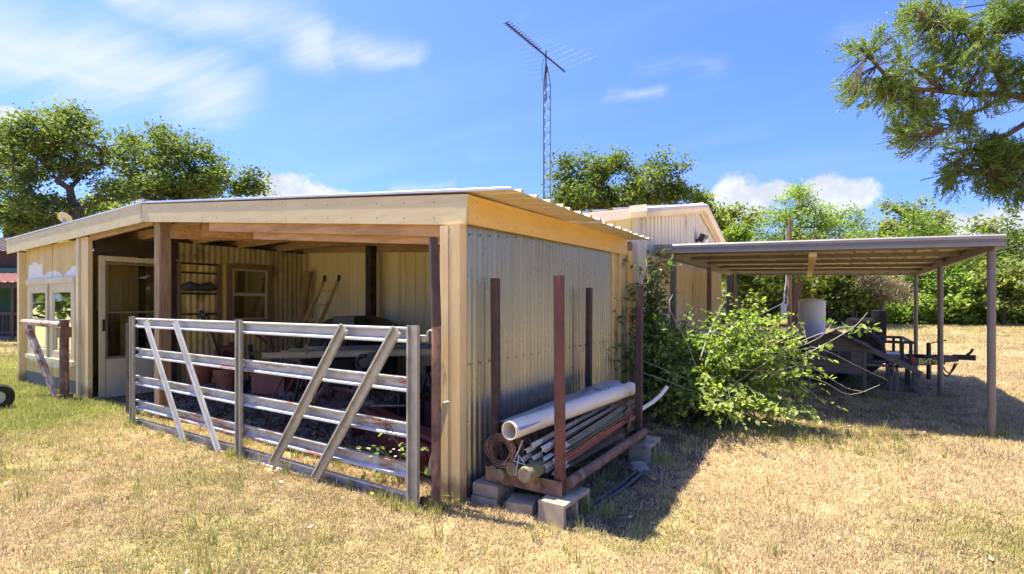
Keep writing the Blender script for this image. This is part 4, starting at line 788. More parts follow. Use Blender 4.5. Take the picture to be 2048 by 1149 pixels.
# leaning ladder
ld = thing('extension_ladder', 'worn extension ladder leaning against the beige back wall', 'ladder', (-8.6, 6.2, 0))
T0, T1, B0, B1 = V((-8.74, 6.66, 2.02)), V((-8.30, 6.66, 2.02)), V((-8.98, 5.85, 0.03)), V((-8.54, 5.85, 0.03))
for p0, p1 in ((B0, T0), (B1, T1)):
    b = MB(); b.bar(p0, p1, 0.03, 0.075, (0, -1, 0.4)); b.build('rail', MATS['ladder_yellow'], ld)
    e = (p1 - p0) * 0.75; b = MB(); b.bar(p0 + V((0.035, -0.05, 0.15)), p0 + e + V((0.035, -0.05, 0.0)), 0.025, 0.06, (0, -1, 0.4)); b.build('rail', MATS['ladder_yellow'], ld)
    b = MB(); b.bar(p1 + V((0, -0.03, -0.09)), p1 + V((0.02, -0.03, 0.03)), 0.03, 0.05, (0, 1, 0)); b.build('rung_hook', MATS['black_steel'], ld)
for k in range(1, 7):
    f = k / 7.0; b = MB(); b.tube([B0.lerp(T0, f), B1.lerp(T1, f)], 0.016, 8); b.build('rung', MATS['ladder_yellow'], ld)
# carpet tube
b = MB(); b.tube([(-9.36, 6.30, 0.0), (-9.34, 6.70, 2.16)], 0.085, 16); tag(b.build('cardboard_tube', MATS['cardboard'], loc=(-9.36, 6.4, 0)), 'tall brown cardboard tube leaning in the back corner of the shed', 'tube')
# black bin with sagging cover
t = thing('stock_tank', 'large black tank with a sagging dark cover against the back wall', 'tank', (-7.0, 6.0, 0))
b = MB(); b.lathe([(0.58, 0), (0.62, 0.05), (0.62, 0.9), (0.65, 0.95), (0.6, 0.95)], (-7.0, 6.0, 0), 28); b.build('shell', MATS['black_plastic'], t)
b = MB(); b.lathe([(0.64, 1.02), (0.66, 1.10), (0.5, 1.22), (0.25, 1.27), (0, 1.28)], (-7.0, 6.0, 0), 28); b.build('cover', MATS['tarp_dark'], t)
b = MB(); b.bar((-6.9, 5.5, 1.21), (-6.45, 5.55, 1.21), 0.22, 0.14); b.build('hatch', MATS['black_plastic'], t)
b = MB(); b.box((-8.0, 6.25, 0.45), (0.62, 0.5, 0.9), Matrix.Rotation(rad(10), 3, 'Z'), 0.02); b.box((-8.0, 6.25, 0.93), (0.66, 0.54, 0.05), Matrix.Rotation(rad(10), 3, 'Z'), 0.01)
tag(b.build('storage_bin', MATS['black_plastic'], loc=(-8.0, 6.25, 0)), 'dark grey upright storage bin left of the black tank', 'bin')
# aluminium ladders lying on trestles
def lad(label, p0, p1, w, loc):
    t = thing('aluminium_ladder', label, 'ladder', loc, 'ladders lying flat inside the shed'); p0 = V(p0); p1 = V(p1); d, s, u = frame(p1 - p0)
    for k in (-1, 1): b = MB(); b.prism([(-0.012, -0.04), (0.012, -0.04), (0.012, -0.034), (-0.004, -0.03), (-0.004, 0.03), (0.012, 0.034), (0.012, 0.04), (-0.012, 0.04)], p0 + s * k * w / 2, p1 + s * k * w / 2); b.build('rail', MATS['alu'], t)
    n = int((p1 - p0).length / 0.3)
    for i in range(n): b = MB(); q = p0.lerp(p1, (i + 0.5) / n); b.tube([q - s * (w / 2 - 0.006), q + s * (w / 2 - 0.006)], 0.018, 8); b.build('rung', MATS['alu'], t)
    for k in (-1, 1): b = MB(); b.tube([p0 + s * k * w / 2 + d * 0.7, p0 + s * k * w / 2 + d * 0.7 + u * 0.10, p0 + s * k * w / 2 + d * 0.74 + u * 0.13], 0.01, 6); b.build('hook', MATS['alu'], t)
    b = MB(); b.box(p1 - d * 0.05 - s * w / 2 - u * 0.02, (0.02, 0.12, 0.12), None, 0.01); b.build('foot', MATS['black_steel'], t)
lad('aluminium ladder lying flat on trestles, nearer one with hooks', (-6.45, 4.05, 0.80), (-3.4, 4.95, 0.95), 0.36, (-5, 4.5, 0.8))
lad('second aluminium ladder lying flat behind the nearer one', (-6.9, 4.75, 0.78), (-3.6, 5.75, 0.92), 0.36, (-5.2, 5.2, 0.8))
for x, y, lab in ((-4.05, 5.0, 'black folding trestle under the near end of the ladders'), (-5.9, 4.65, 'black folding trestle under the far end of the ladders')):
    t = thing('saw_horse', lab, 'trestle', (x, y, 0), 'black trestles under the ladders')
    b = MB(); b.bar((x, y - 0.55, 0.72), (x, y + 0.6, 0.74), 0.06, 0.07); b.build('beam', MATS['black_steel'], t)
    for sy in (-0.5, 0.55):
        for sx in (-0.25, 0.25): b = MB(); b.bar((x, y + sy, 0.69), (x + sx, y + sy, 0), 0.035, 0.035); b.build('leg', MATS['black_steel'], t)
b = MB(); b.bar((-3.9, 6.1, 0.55), (-2.6, 6.1, 0.55), 0.5, 0.9); tag(b.build('storage_chest', MATS['tarp_dark'], loc=(-3.2, 6.1, 0.1)), 'grey storage chest behind the hinge post at the right of the shed', 'chest')
# maroon box scraper
bs = thing('box_scraper', 'maroon box scraper implement on the soil behind the gate', 'implement', (-3.6, 4.0, 0))
def sc(n, poly, p0, p1, mm='maroon'): b = MB(); b.prism(poly, p0, p1); return b.build(n, MATS[mm], bs)
sc('blade', [(-0.012, 0), (0.012, 0), (0.012, 0.34), (-0.012, 0.34)], (-4.25, 4.45, 0.05), (-2.75, 3.85, 0.05))
for x, y in ((-4.25, 4.42), (-2.78, 3.82)): sc('side_plate', [(-0.3, 0), (0.62, 0), (0.62, 0.12), (0.1, 0.34), (-0.3, 0.34)], (x, y - 0.1, 0.04), (x + 0.025, y - 0.11, 0.04))
sc('front_sill', [(-0.05, 0), (0.05, 0), (0.05, 0.26), (-0.05, 0.26)], (-4.30, 3.84, 0.02), (-2.88, 3.30, 0.02))
b = MB(); b.bar((-4.35, 3.9, 0.32), (-2.85, 3.35, 0.32), 0.16, 0.04); b.build('top_bar', MATS['maroon'], bs)
for k, x in enumerate((-4.0, -3.55, -3.1)):
    b = MB(); b.bar((x, 4.0 - 0.37 * (x + 4.0), -0.02), (x, 4.02 - 0.37 * (x + 4.0), 0.5), 0.03, 0.07, (0, 1, 0)); b.build('shank', MATS['black_steel'], bs)
b = MB(); p0, p1 = A(735, 812, 5.2), A(700, 752, 5.7); b.bar(p0, p1, 0.035, 0.10); b.build('lift_arm', MATS['implement_blue'], bs)
b = MB(); b.tube([p0 + V((-0.03, -0.05, 0.02)), p0 + V((0.02, 0.05, 0.02))], 0.035, 12); b.build('pin', MATS['alu'], bs)
b = MB(); b.tube([p0, A(815, 812, 5.2)], 0.012, 8); b.tube([p0, A(670, 822, 5.3)], 0.012, 8); b.build('check_rod', MATS['alu'], bs)
b = MB(); p = A(727, 727, 6.2); b.tube([p + V((0.13 * math.cos(a), 0, 0.10 * math.sin(a))) for a in np.linspace(1.2, 4.6, 9)], 0.02, 6); b.bar(p + V((-0.05, 0, -0.02)), p + V((0.22, 0.1, 0.12)), 0.05, 0.12); b.build('clevis', MATS['black_steel'], bs)
# second implement, rusty tines and drive shaft
im = thing('tine_implement', 'rusty implement with drive shaft and tines half buried in leaves', 'implement', (-5.2, 4.9, 0))
for q0, q1, d0, d1, r in (((655, 770), (628, 805), 6.2, 5.9, 0.03), ((662, 778), (715, 784), 6.2, 6.2, 0.028), ((658, 752), (657, 782), 6.3, 6.2, 0.028), ((795, 800), (770, 800), 5.9, 5.9, 0.03), ((700, 748), (694, 788), 6.4, 6.2, 0.015)):
    b = MB(); b.tube([A(*q0, d0), A(*q1, d1)], r, 8); b.build('shaft', MATS['rust_pipe'], im)
for q in ((658, 786), (790, 800), (822, 792)):
    b = MB(); p = A(*q, 6.1 if q[0] < 700 else 5.8); b.lathe([(0.05, -0.05), (0.07, -0.03), (0.07, 0.03), (0.05, 0.05)], p, 12, Matrix.Rotation(rad(70), 3, 'Y')); b.tube([p + V((0.085 * math.cos(a), -0.03, 0.085 * math.sin(a))) for a in np.linspace(0, 6.28, 12)], 0.014, 6); b.build('joint', MATS['rust_dark'], im)
for k in range(5):
    b = MB(); q = 555 + 22 * k; b.tube([A(q + 12, 752, 7.2), A(q, 778, 7.0), A(q - 12, 798, 6.9)], 0.014, 6); b.build('tine', MATS['rust_pipe'], im)
# soil mound and litter
rng = np.random.default_rng(4)
def leaf_scatter(name, n, pos, size, m, flat=0.5, seed=1, parent=None, loc=None, aspect=0.55):
    """n small folded quads at pos (n,3)"""
    r = np.random.default_rng(seed); nrm = r.normal(size=(n, 3)); nrm[:, 2] = np.abs(nrm[:, 2]) + flat; nrm /= np.linalg.norm(nrm, axis=1, keepdims=True)
    t = r.normal(size=(n, 3)); t -= nrm * (t * nrm).sum(1, keepdims=True); t /= np.linalg.norm(t, axis=1, keepdims=True); bt = np.cross(nrm, t)
    s = (size * r.uniform(0.6, 1.3, n))[:, None]
    v = np.stack([pos - t * s, pos + bt * s * aspect - nrm * s * 0.12, pos + t * s, pos - bt * s * aspect - nrm * s * 0.12], 1).reshape(-1, 3)
    return np_mesh(name, v, np.arange(n * 4), 4, m, parent, loc)
n = 9000; x = rng.uniform(-9.4, -2.6, n); y = rng.uniform(3.25, 6.7, n)
hgt = 0.16 * np.exp(-(((x + 6.2) / 1.1) ** 2 + ((y - 5.0) / 0.6) ** 2))
o = leaf_scatter('leaf_litter', n, np.stack([x, y, 0.012 + hgt * rng.uniform(0.5, 1.0, n) + rng.uniform(0, 0.02, n)], 1), 0.032, MATS['litter'], 0.8, 6); kind(o, 'stuff')
rows = [[V((xx_, yy_, max(-0.01, 0.15 * math.exp(-(((xx_ + 6.2) / 1.1) ** 2 + ((yy_ - 5.0) / 0.6) ** 2)) - 0.004 + 0.014 * math.sin(xx_ * 9 + yy_ * 5)))) for xx_ in np.linspace(-9.5, -2.5, 60)] for yy_ in np.linspace(3.25, 6.8, 34)]
b = MB(); b.sheet(rows); kind(b.build('soil_floor', MATS['soil'], loc=(-6, 5, 0)), 'structure')

# ------------------------------------------------------------------ hutch, trailer and drum under the carport
hu = thing('chicken_coop', 'dark wooden chicken coop with gable roof and sloping run under the carport', 'chicken coop', (0.3, 10.6, 0))
def hb(n, p0, p1, w, h, m='coop_wood', up=(0, 0, 1)): b = MB(); b.bar(p0, p1, w, h, up, 0.004); return b.build(n, MATS[m], hu)
X0, X1, Y0, Y1 = -0.38, 0.40, 10.30, 10.95
for i in range(5): hb('plank', (X0, Y0, 0.36 + 0.092 * i), (X1, Y0, 0.36 + 0.092 * i), 0.022, 0.088)
b = MB(); b.prism([(-0.39, 0), (0.39, 0), (0.0, 0.18)], (0.01, Y0 - 0.01, 0.775), (0.01, Y0 + 0.012, 0.775)); b.build('gable', MATS['coop_wood'], hu, smooth_=False)
b = MB(); b.prism([(-0.39, 0), (0.39, 0), (0.39, 0.46), (0.0, 0.64), (-0.39, 0.46)], (0.01, Y1 - 0.02, 0.315), (0.01, Y1, 0.315)); b.build('back_panel', MATS['coop_wood'], hu, smooth_=False)
for x in (X0, X1): hb('side_panel', (x, Y0 + 0.02, 0.545), (x, Y1 - 0.03, 0.545), 0.02, 0.45)
hb('floor', (X0, 10.62, 0.305), (X1, 10.62, 0.305), 0.64, 0.02)
for x in (X0 - 0.01, X1 + 0.012):
    for y in (Y0 - 0.004, Y1): hb('corner_leg', (x, y, -0.02), (x, y, 0.78), 0.05, 0.05, 'coop_wood', (0, 1, 0))
for s in (-1, 1):
    b = MB(); b.bar((0.01 + s * 0.006, 10.18, 1.0), (0.01 + s * 0.006, 11.06, 1.0), 0.01, 0.012); p = [(0.01, 0.985), (0.01 + s * 0.50, 0.745)]
    b = MB(); d = V((s * 0.50, 0, -0.24)); b.bar(V((0.01 + s * 0.0, 10.62, 0.985)), V((0.01, 10.62, 0.985)) + d, 0.90, 0.03); b.build('roof', MATS['coop_roof'], hu)
b = MB(); b.prism([(-0.06, -0.05), (0.06, -0.05), (0, 0.015)], (0.01, 10.14, 1.015), (0.01, 11.08, 1.015)); b.build('ridge_cap', MATS['coop_wood'], hu)
wf = hb('window', (-0.12, Y0 - 0.018, 0.60), (0.22, Y0 - 0.018, 0.60), 0.01, 0.17, 'black_steel')
for p0, p1 in (((-0.13, 0.515), (0.23, 0.515)), ((-0.13, 0.685), (0.23, 0.685)), ((-0.13, 0.515), (-0.13, 0.685)), ((0.23, 0.515), (0.23, 0.685)), ((0.05, 0.515), (0.05, 0.685))):
    b = MB(); b.bar((p0[0], Y0 - 0.027, p0[1]), (p1[0], Y0 - 0.027, p1[1]), 0.018, 0.022, (0, 1, 0) if p0[0] == p1[0] else (0, 0, 1)); b.build('frame', MATS['coop_wood'], wf)
for y in (Y0, Y1):     # run
    hb('run_rafter', (0.43, y, 0.745), (1.16, y, 0.37), 0.045, 0.065); hb('run_rail', (0.44, y, 0.03), (1.12, y, 0.03), 0.04, 0.05); hb('run_rail', (0.44, y, 0.47), (0.92, y, 0.47), 0.038, 0.045)
    for x, z in ((0.76, 0.53), (0.84, 0.50), (1.12, 0.36)): hb('run_post', (x, y + 0.002, -0.02), (x, y + 0.002, z), 0.045, 0.042, 'coop_wood', (0, 1, 0))
hb('run_rail', (1.13, Y0 + 0.03, 0.35), (1.13, Y1 - 0.03, 0.35), 0.04, 0.05); hb('run_rail', (1.13, Y0 + 0.03, 0.03), (1.13, Y1 - 0.03, 0.03), 0.04, 0.05)
b = MB()      # wire netting of the run
for i in range(17): b.tube([(0.46 + 0.04 * i, Y0 + 0.001, 0.05), (0.46 + 0.04 * i, Y0 + 0.001, 0.72 - 0.52 * (0.03 + 0.04 * i))], 0.0015, 4)
for i in range(10): b.tube([(0.46, Y0 + 0.001, 0.07 + 0.04 * i), (0.86 if i > 6 else 1.1, Y0 + 0.001, 0.07 + 0.04 * i)], 0.0015, 4)
kind(b.build('netting', MATS['black_steel'], hu), 'stuff')
b = MB(); b.prism([(0, 0), (0.43, 0), (0, 0.22)], (0.445, Y1 - 0.05, 0.49), (0.445, Y1 - 0.07, 0.49), (0, 0, 1)); b.build('run_panel', MATS['coop_wood'], hu, smooth_=False)
hb('hinge', (0.765, Y0 - 0.022, 0.30), (0.765, Y0 - 0.022, 0.42), 0.01, 0.03, 'black_steel', (1, 0, 0))

tr = thing('utility_trailer', 'black flatbed utility trailer with yellow lettering on its tongue behind the coop', 'trailer', (-0.4, 12.1, 0))
def tb(n, p0, p1, w, h, m='black_steel', up=(0, 0, 1)): b = MB(); b.bar(p0, p1, w, h, up, 0.004); return b.build(n, MATS[m], tr)
for y in (11.3, 12.9): tb('frame_rail', (-2.3, y, 0.46), (1.12, y, 0.46), 0.05, 0.10); tb('top_rail', (-2.3, y, 0.80), (1.16, y, 0.80), 0.05, 0.05)
for x in (-2.28, 1.10): tb('cross_rail', (x, 11.33, 0.46), (x, 12.87, 0.46), 0.05, 0.095)
tb('top_rail', (1.13, 11.33, 0.80), (1.13, 12.87, 0.80), 0.05, 0.045)
for x in (-2.2, -1.4, -0.6, 0.2, 0.72, 1.0, 1.12):
    for y in (11.305, 12.895): tb('stake', (x, y, 0.51), (x, y, 0.775), 0.05, 0.04, 'black_steel', (0, 1, 0))
for i in range(10): tb('deck_plank', (-2.25, 11.40 + i * 0.156, 0.50), (1.07, 11.40 + i * 0.156, 0.50), 0.148, 0.035, 'deck_plank')
for y in (11.55, 12.65): tb('tongue_beam', (1.10, y, 0.44), (1.86, 12.1 - (12.1 - y) * 0.1, 0.49), 0.05, 0.10)
tb('tongue_plate', (1.12, 11.28, 0.455), (1.62, 11.62, 0.475), 0.03, 0.125)
b = MB(); b.prism([(-0.05, -0.04), (0.05, -0.04), (0.045, 0.05), (-0.045, 0.05)], (1.80, 12.08, 0.51), (2.10, 12.0, 0.52)); b.tube([(1.98, 12.03, 0.56), (2.04, 12.02, 0.62), (2.06, 12.01, 0.68)], 0.02, 8); b.build('coupler', MATS['black_steel'], tr)
b = MB(); b.tube([(1.42, 11.75, 0.12), (1.42, 11.75, 0.78)], 0.035, 12); b.bar((1.36, 11.75, 0.53), (1.50, 11.75, 0.53), 0.14, 0.03); b.build('jack', MATS['black_steel'], tr)
b = MB(); b.tube([(1.44, 11.75, 0.77), (1.64, 11.73, 0.83), (1.66, 11.73, 0.835)], [0.01, 0.01, 0.016], 8); b.build('jack_handle', MATS['black_steel'], tr)
b = MB()
for k in range(2): b.tube([(1.58 + 0.03 * k + 0.22 * t_, 11.9, 0.42 - 0.24 * math.sin(math.pi * t_) * (1 - 0.25 * k)) for t_ in np.linspace(0, 1, 14)], 0.012, 6)
b.build('safety_chain', MATS['rust_dark'], tr)
b = MB(); b.box((1.155, 11.30, 0.50), (0.07, 0.06, 0.09), None, 0.012); b.build('marker_light', MATS['red_lens'], tr)
fc = bpy.data.curves.new('lettering', 'FONT'); fc.body = 'BigTex'; fc.size = 0.135; fc.extrude = 0.002; fc.align_x = 'CENTER'; fc.align_y = 'CENTER'; fc.offset = 0.004
tmp = bpy.data.objects.new('lettering', fc); COL.objects.link(tmp); bpy.context.view_layer.update()
me = bpy.data.meshes.new_from_object(tmp.evaluated_get(bpy.context.evaluated_depsgraph_get())); bpy.data.objects.remove(tmp); me.materials.clear(); me.materials.append(MATS['letter_yellow'])
lo = bpy.data.objects.new('lettering', me); COL.objects.link(lo); lo.parent = tr
lo.location = V((1.385, 11.437, 0.467)) - ORG[tr.name]; lo.rotation_euler = (rad(90), 0, math.atan2(0.34, 0.5)); lo['label'] = 'yellow lettering on the tongue'
for x in (-0.9, -0.1):
    for y in (11.08, 13.12):
        b = MB(); b.lathe([(0.19, -0.09), (0.31, -0.10), (0.335, -0.06), (0.335, 0.06), (0.31, 0.10), (0.19, 0.09), (0.17, 0.0)], (x, y, 0.33), 24, Matrix.Rotation(rad(90), 3, 'X')); w_ = b.build('wheel', MATS['rubber'], tr)
        b = MB(); b.lathe([(0.05, -0.03), (0.175, -0.04), (0.188, -0.07), (0.188, 0.07), (0.175, 0.04), (0.05, 0.03)], (x, y, 0.33), 20, Matrix.Rotation(rad(90), 3, 'X')); b.build('rim', MATS['rim_pale'], w_)
tb('axle', (-0.9, 11.1, 0.33), (-0.9, 13.1, 0.33), 0.06, 0.06); tb('axle', (-0.1, 11.1, 0.33), (-0.1, 13.1, 0.33), 0.06, 0.06)
tb('jack_stand', (1.08, 11.36, 0.0), (1.08, 11.36, 0.42), 0.07, 0.07, 'black_steel', (0, 1, 0))
b = MB(); b.bar((0.55, 11.9, 0.535), (1.05, 12.1, 0.535), 0.35, 0.025); tag(b.build('pale_board', MATS['white_paint'], loc=(0.8, 12.0, 0.52)), 'pale board lying on the front of the trailer deck', 'board')
# spare tyre leaning on the trailer
st = thing('spare_tyre', 'large black tyre with pale hub leaning behind the coop roof', 'tyre', (0.36, 11.16, 0.25))
RX = Matrix.Rotation(rad(98), 3, 'X') @ Matrix.Identity(3)
b = MB(); b.lathe([(0.24, -0.08), (0.35, -0.10), (0.40, -0.06), (0.40, 0.06), (0.35, 0.10), (0.24, 0.08), (0.22, 0.0)], (0.36, 11.16, 0.61), 30, RX); b.build('tread', MATS['rubber'], st)
b = MB(); b.lathe([(0.0, -0.02), (0.10, -0.03), (0.20, -0.05), (0.235, -0.07), (0.235, 0.07), (0.2, 0.03), (0, 0.02)], (0.36, 11.16, 0.61), 24, RX); b.build('rim', MATS['rim_pale'], st)
b = MB(); b.box((-0.42, 11.95, 0.66), (0.8, 0.6, 0.27), None, 0.015); b.box((-0.42, 11.95, 0.80), (0.83, 0.63, 0.02), None, 0.005); tag(b.build('tool_chest', MATS['black_plastic'], loc=(-0.42, 11.95, 0.52)), 'black tool chest on the trailer deck beneath the grey drum', 'chest')
t = thing('grey_drum', 'grey plastic drum with domed lid standing on the trailer', 'drum', (-0.40, 11.9, 0.81))
b = MB(); b.lathe([(0.235, 0.0), (0.24, 0.02), (0.24, 0.70), (0.236, 0.705)], (-0.40, 11.9, 0.81), 32); b.build('shell', MATS['grey_plastic'], t)
b = MB(); b.lathe([(0.243, 0.695), (0.246, 0.70), (0.246, 0.725), (0.20, 0.755), (0.10, 0.775), (0.0, 0.78)], (-0.40, 11.9, 0.81), 32); b.build('lid', MATS['grey_plastic'], t)
b = MB(); b.tube([(-0.46, 12.4, 2.12), (-0.42, 12.0, 1.8), (-0.40, 11.9, 1.585)], 0.006, 6); tag(b.build('hanging_cord', MATS['cord_white'], loc=(-0.42, 12, 1.6)), 'pale cord hanging from the carport roof down to the drum', 'cord')

# ------------------------------------------------------------------ things in the yard behind
p = AZ(1579, 664); up_ = thing('utility_pole', 'brown wooden utility pole with a meter box behind the carport', 'pole', p)
b = MB(); b.tube([p + V((0, 0, -0.2)), p + V((0, 0, 3)), p + V((0.02, 0, 5.75))], [0.115, 0.10, 0.085], 14); b.build('shaft', MATS['pole_wood'], up_)
q = p - RT * 0.30
b = MB(); b.bar(q + V((0, 0, 0.75)), q + V((0, 0, 1.45)), 0.26, 0.18, RT, 0.01); b.build('meter_box', MATS['meter_grey'], up_)
b = MB(); b.tube([q + V((0, 0, 1.45)), q + V((0.05, 0, 2.1)), p + V((-0.14, 0, 2.6)), p + V((-0.13, 0, 5.3))], 0.04, 8); b.build('conduit', MATS['meter_grey'], up_)
b = MB(); b.tube([q + V((0, 0, 1.5)), q - RT * 1.6 + V((0, 0, 0.7)), q - RT * 3.0 + V((0, 0, 0.3))], 0.022, 6); b.build('cable', MATS['cord_white'], up_)
b = MB(); pts = [p.lerp(AZ(1700, 640), 0) + V((0, 0, 5.6))]; b.tube([p + V((0, 0, 5.6)), p + RT * 0.5 + V((0, 0.2, 5.0)), p + RT * 0.9 + FW * 5 + V((0, 0, 4.6))], 0.014, 5); b.build('wire', MATS['antenna_dark'], up_)
p = AZ(1728, 705) + V((0, 0, 0)); sm = thing('barrel_smoker', 'dark steel barrel smoker with upright firebox standing beyond the trailer', 'smoker', p)
b = MB(); b.tube([p - RT * 0.45 + V((0, 0, 0.85)), p + RT * 0.2 + V((0, 0, 0.85))], 0.20, 18); b.build('barrel', MATS['soot'], sm)
b = MB(); b.tube([p + RT * 0.45 + V((0, 0, 0.35)), p + RT * 0.45 + V((0, 0, 1.25)), p + RT * 0.45 + V((0, 0, 1.28))], [0.19, 0.19, 0.15], 18); b.build('firebox', MATS['soot'], sm)
b = MB(); b.tube([p - RT * 0.3 + V((0, 0, 1.05)), p - RT * 0.3 + V((0, 0, 1.35))], 0.05, 12); b.build('chimney', MATS['soot'], sm)
for a_ in (-0.4, 0.2):
    for e_ in (-0.2, 0.2): b = MB(); b.bar(p + RT * a_ + FW * e_ + V((0, 0, 0)), p + RT * a_ + FW * e_ * 0.7 + V((0, 0, 0.7)), 0.04, 0.04); b.build('leg', MATS['black_steel'], sm)
b = MB(); b.tube([p + RT * 0.45 + V((0, 0, 0.0)), p + RT * 0.45 + V((0, 0, 0.34))], 0.16, 14); b.build('stand', MATS['black_steel'], sm)
p = AZ(1652, 652); fr_ = thing('farm_wagon', 'small rusty red wagon parked far off at the tree line', 'wagon', p)
b = MB(); b.bar(p - RT * 0.7 + V((0, 0, 0.9)), p + RT * 0.7 + V((0, 0, 0.9)), 1.2, 0.6); b.build('bed', MATS['rust_red'], fr_)
for s in (-0.5, 0.5):
    b = MB(); b.lathe([(0.15, -0.1), (0.4, -0.1), (0.42, 0), (0.4, 0.1), (0.15, 0.1)], p + RT * s - FW * 0.6 + V((0, 0, 0.42)), 16, Matrix.Rotation(TH, 3, 'Z') @ Matrix.Rotation(rad(90), 3, 'X')); b.build('wheel', MATS['rubber'], fr_)
b = MB(); b.bar(p + RT * 0.6 + V((0, 0, 1.2)), p + RT * 0.6 + V((0, 0, 2.0)), 0.08, 0.08, FW); b.build('stake', MATS['rust_red'], fr_)

# cabin at the left edge
D0 = 20.0; c0 = A(60, 683, D0); c0.z = 0
ca = thing('green_cabin', 'dark cabin with green wall, red tin porch roof and brown railing at the left edge', 'cabin', c0)
u = RT.copy(); n_ = -FW
def cx(a, f, z): return c0 + u * a + n_ * f + V((0, 0, z))
def cbx(n, p0, p1, w, h, m, up=(0, 0, 1)): b = MB(); b.bar(p0, p1, w, h, up, 0.01); return b.build(n, MATS[m], ca)
cbx('wall', cx(-7, -2.0, 1.5), cx(2.0, -2.0, 1.5), 0.2, 3.0, 'cabin_green')
cbx('upper_wall', cx(-7, -2.6, 3.3), cx(1.6, -2.6, 3.3), 0.3, 1.3, 'cabin_brown')
for a in (-6.2, -5.0):
    w_ = cbx('window', cx(a - 0.5, -2.42, 3.35), cx(a + 0.5, -2.42, 3.35), 0.06, 0.8, 'dark_wood'); b = MB(); b.bar(cx(a - 0.42, -2.38, 3.35), cx(a + 0.42, -2.38, 3.35), 0.02, 0.66); b.build('pane', MATS['window_glass'], w_)
b = MB(); ribbed(b, cx(-7.3, 0.35, 2.30), u, 9.4, V((0, 0, 1)) * 0.55 - n_ * 2.75, 2.8, V((0, 0, 1)), 0.3, 0.06, 0.035); b.build('porch_roof', MATS['cabin_roof'], ca, smooth_=False)
b = MB(); ribbed(b, cx(-7.6, -2.0, 3.75), u, 9.9, V((0, 0, 1)) * 0.9 - n_ * 2.6, 2.8, V((0, 0, 1)), 0.3, 0.06, 0.035); b.build('roof', MATS['cabin_brown'], ca, smooth_=False)
cbx('porch_beam', cx(-7.2, 0.2, 2.17), cx(2.0, 0.2, 2.17), 0.12, 0.18, 'cabin_brown')
for a in (-7.1, -4.8, -2.5, -0.45, 1.9): cbx('porch_post', cx(a, 0.2, 0.0), cx(a, 0.2, 2.08), 0.13, 0.13, 'cabin_brown', u)
cbx('porch_floor', cx(-7.2, -0.85, 0.10), cx(2.0, -0.85, 0.10), 2.2, 0.16, 'deck_plank')
cbx('railing', cx(-7.1, 0.2, 1.08), cx(1.9, 0.2, 1.08), 0.1, 0.12, 'cabin_brown'); cbx('railing', cx(-7.1, 0.2, 0.34), cx(1.9, 0.2, 0.34), 0.08, 0.1, 'cabin_brown')
for i in range(64): cbx('baluster', cx(-7.0 + 0.14 * i, 0.2, 0.39), cx(-7.0 + 0.14 * i, 0.2, 1.02), 0.055, 0.05, 'cabin_brown', u)
# mower wheel cut by the left edge
p = AZ(-8, 822) + V((0, 0, 0.18)); t = thing('mower_wheel', 'black ribbed wheel of a mower half out of view on the grass', 'wheel', p - V((0, 0, 0.18))); RW = Matrix.Rotation(rad(20), 3, 'Z') @ Matrix.Rotation(rad(90), 3, 'Y')
b = MB(); b.lathe([(0.09, -0.08), (0.16, -0.09), (0.19, -0.06), (0.19, 0.06), (0.16, 0.09), (0.09, 0.08), (0.08, 0)], p, 26, RW); b.build('tyre', MATS['rubber'], t)
b = MB(); b.lathe([(0.0, -0.02), (0.08, -0.03), (0.092, -0.06), (0.092, 0.06), (0.08, 0.03), (0, 0.02)], p, 18, RW); b.build('rim', MATS['white_paint'], t)
# satellite dish showing over the roof edge
p = A(128, 438, 13.0); t = thing('satellite_dish', 'small pale satellite dish showing over the left roof edge', 'dish', V((p.x, p.y, 0)))
b = MB(); b.lathe([(0.0, 0.0), (0.08, 0.008), (0.16, 0.034), (0.164, 0.042), (0.08, 0.02), (0, 0.014)], p, 24, Matrix.Rotation(rad(40), 3, 'Z') @ Matrix.Rotation(rad(-55), 3, 'X')); b.build('reflector', MATS['trim_pink'], t)
b = MB(); b.tube([(p.x, p.y, 0), (p.x, p.y, p.z - 0.1), p], 0.04, 10); b.build('mast', MATS['meter_grey'], t)
# ------------------------------------------------------------------ antenna tower
tp = A(1092, 170, 17.0); tb_ = V((tp.x, tp.y, 0)); tower = thing('antenna_tower', 'slim green lattice radio tower rising behind the metal building', 'tower', tb_)
RA = 0.15; ztop = 8.8; corner = [V((RA * math.cos(a), RA * math.sin(a), 0)) for a in (0.4, 0.4 + 2.094, 0.4 + 4.189)]
for c in corner:
    b = MB(); b.tube([tb_ + c, tb_ + c + V((0, 0, ztop)), tb_ + c * 0.25 + V((0, 0, ztop + 0.62))], 0.017, 6); b.build('leg', MATS['tower_green'], tower)
nb = 22; h = ztop / nb
for k in range(nb):
    for i in range(3):
        p, q = tb_ + corner[i], tb_ + corner[(i + 1) % 3]; b = MB()
        b.tube([p + V((0, 0, h * k)), q + V((0, 0, h * (k + 1)))], 0.008, 4); b.tube([q + V((0, 0, h * (k + 1))), p + V((0, 0, h * (k + 1)))], 0.008, 4); b.build('lacing', MATS['tower_green'], tower)
b = MB(); b.tube([tb_ + V((0, 0, ztop - 0.6)), tb_ + V((0, 0, 9.95))], 0.024, 8); b.build('mast', MATS['antenna_dark'], tower)
b = MB(); b.tube([tb_ + V((0, 0, 9.2)), tb_ + V((0, 0, 9.35)), tb_ + V((0, 0, 9.5))], [0.04, 0.06, 0.03], 10); b.build('rotator', MATS['antenna_dark'], tower)
a0, a1 = A(1012, 50, 15.15), A(1130, 147, 18.35); a1.z = a0.z = 9.84; mid = tb_ + V((0, 0, 9.88))
ant = thing('tv_antenna', 'long rooftop style aerial with many thin elements on top of the lattice tower', 'antenna', mid)
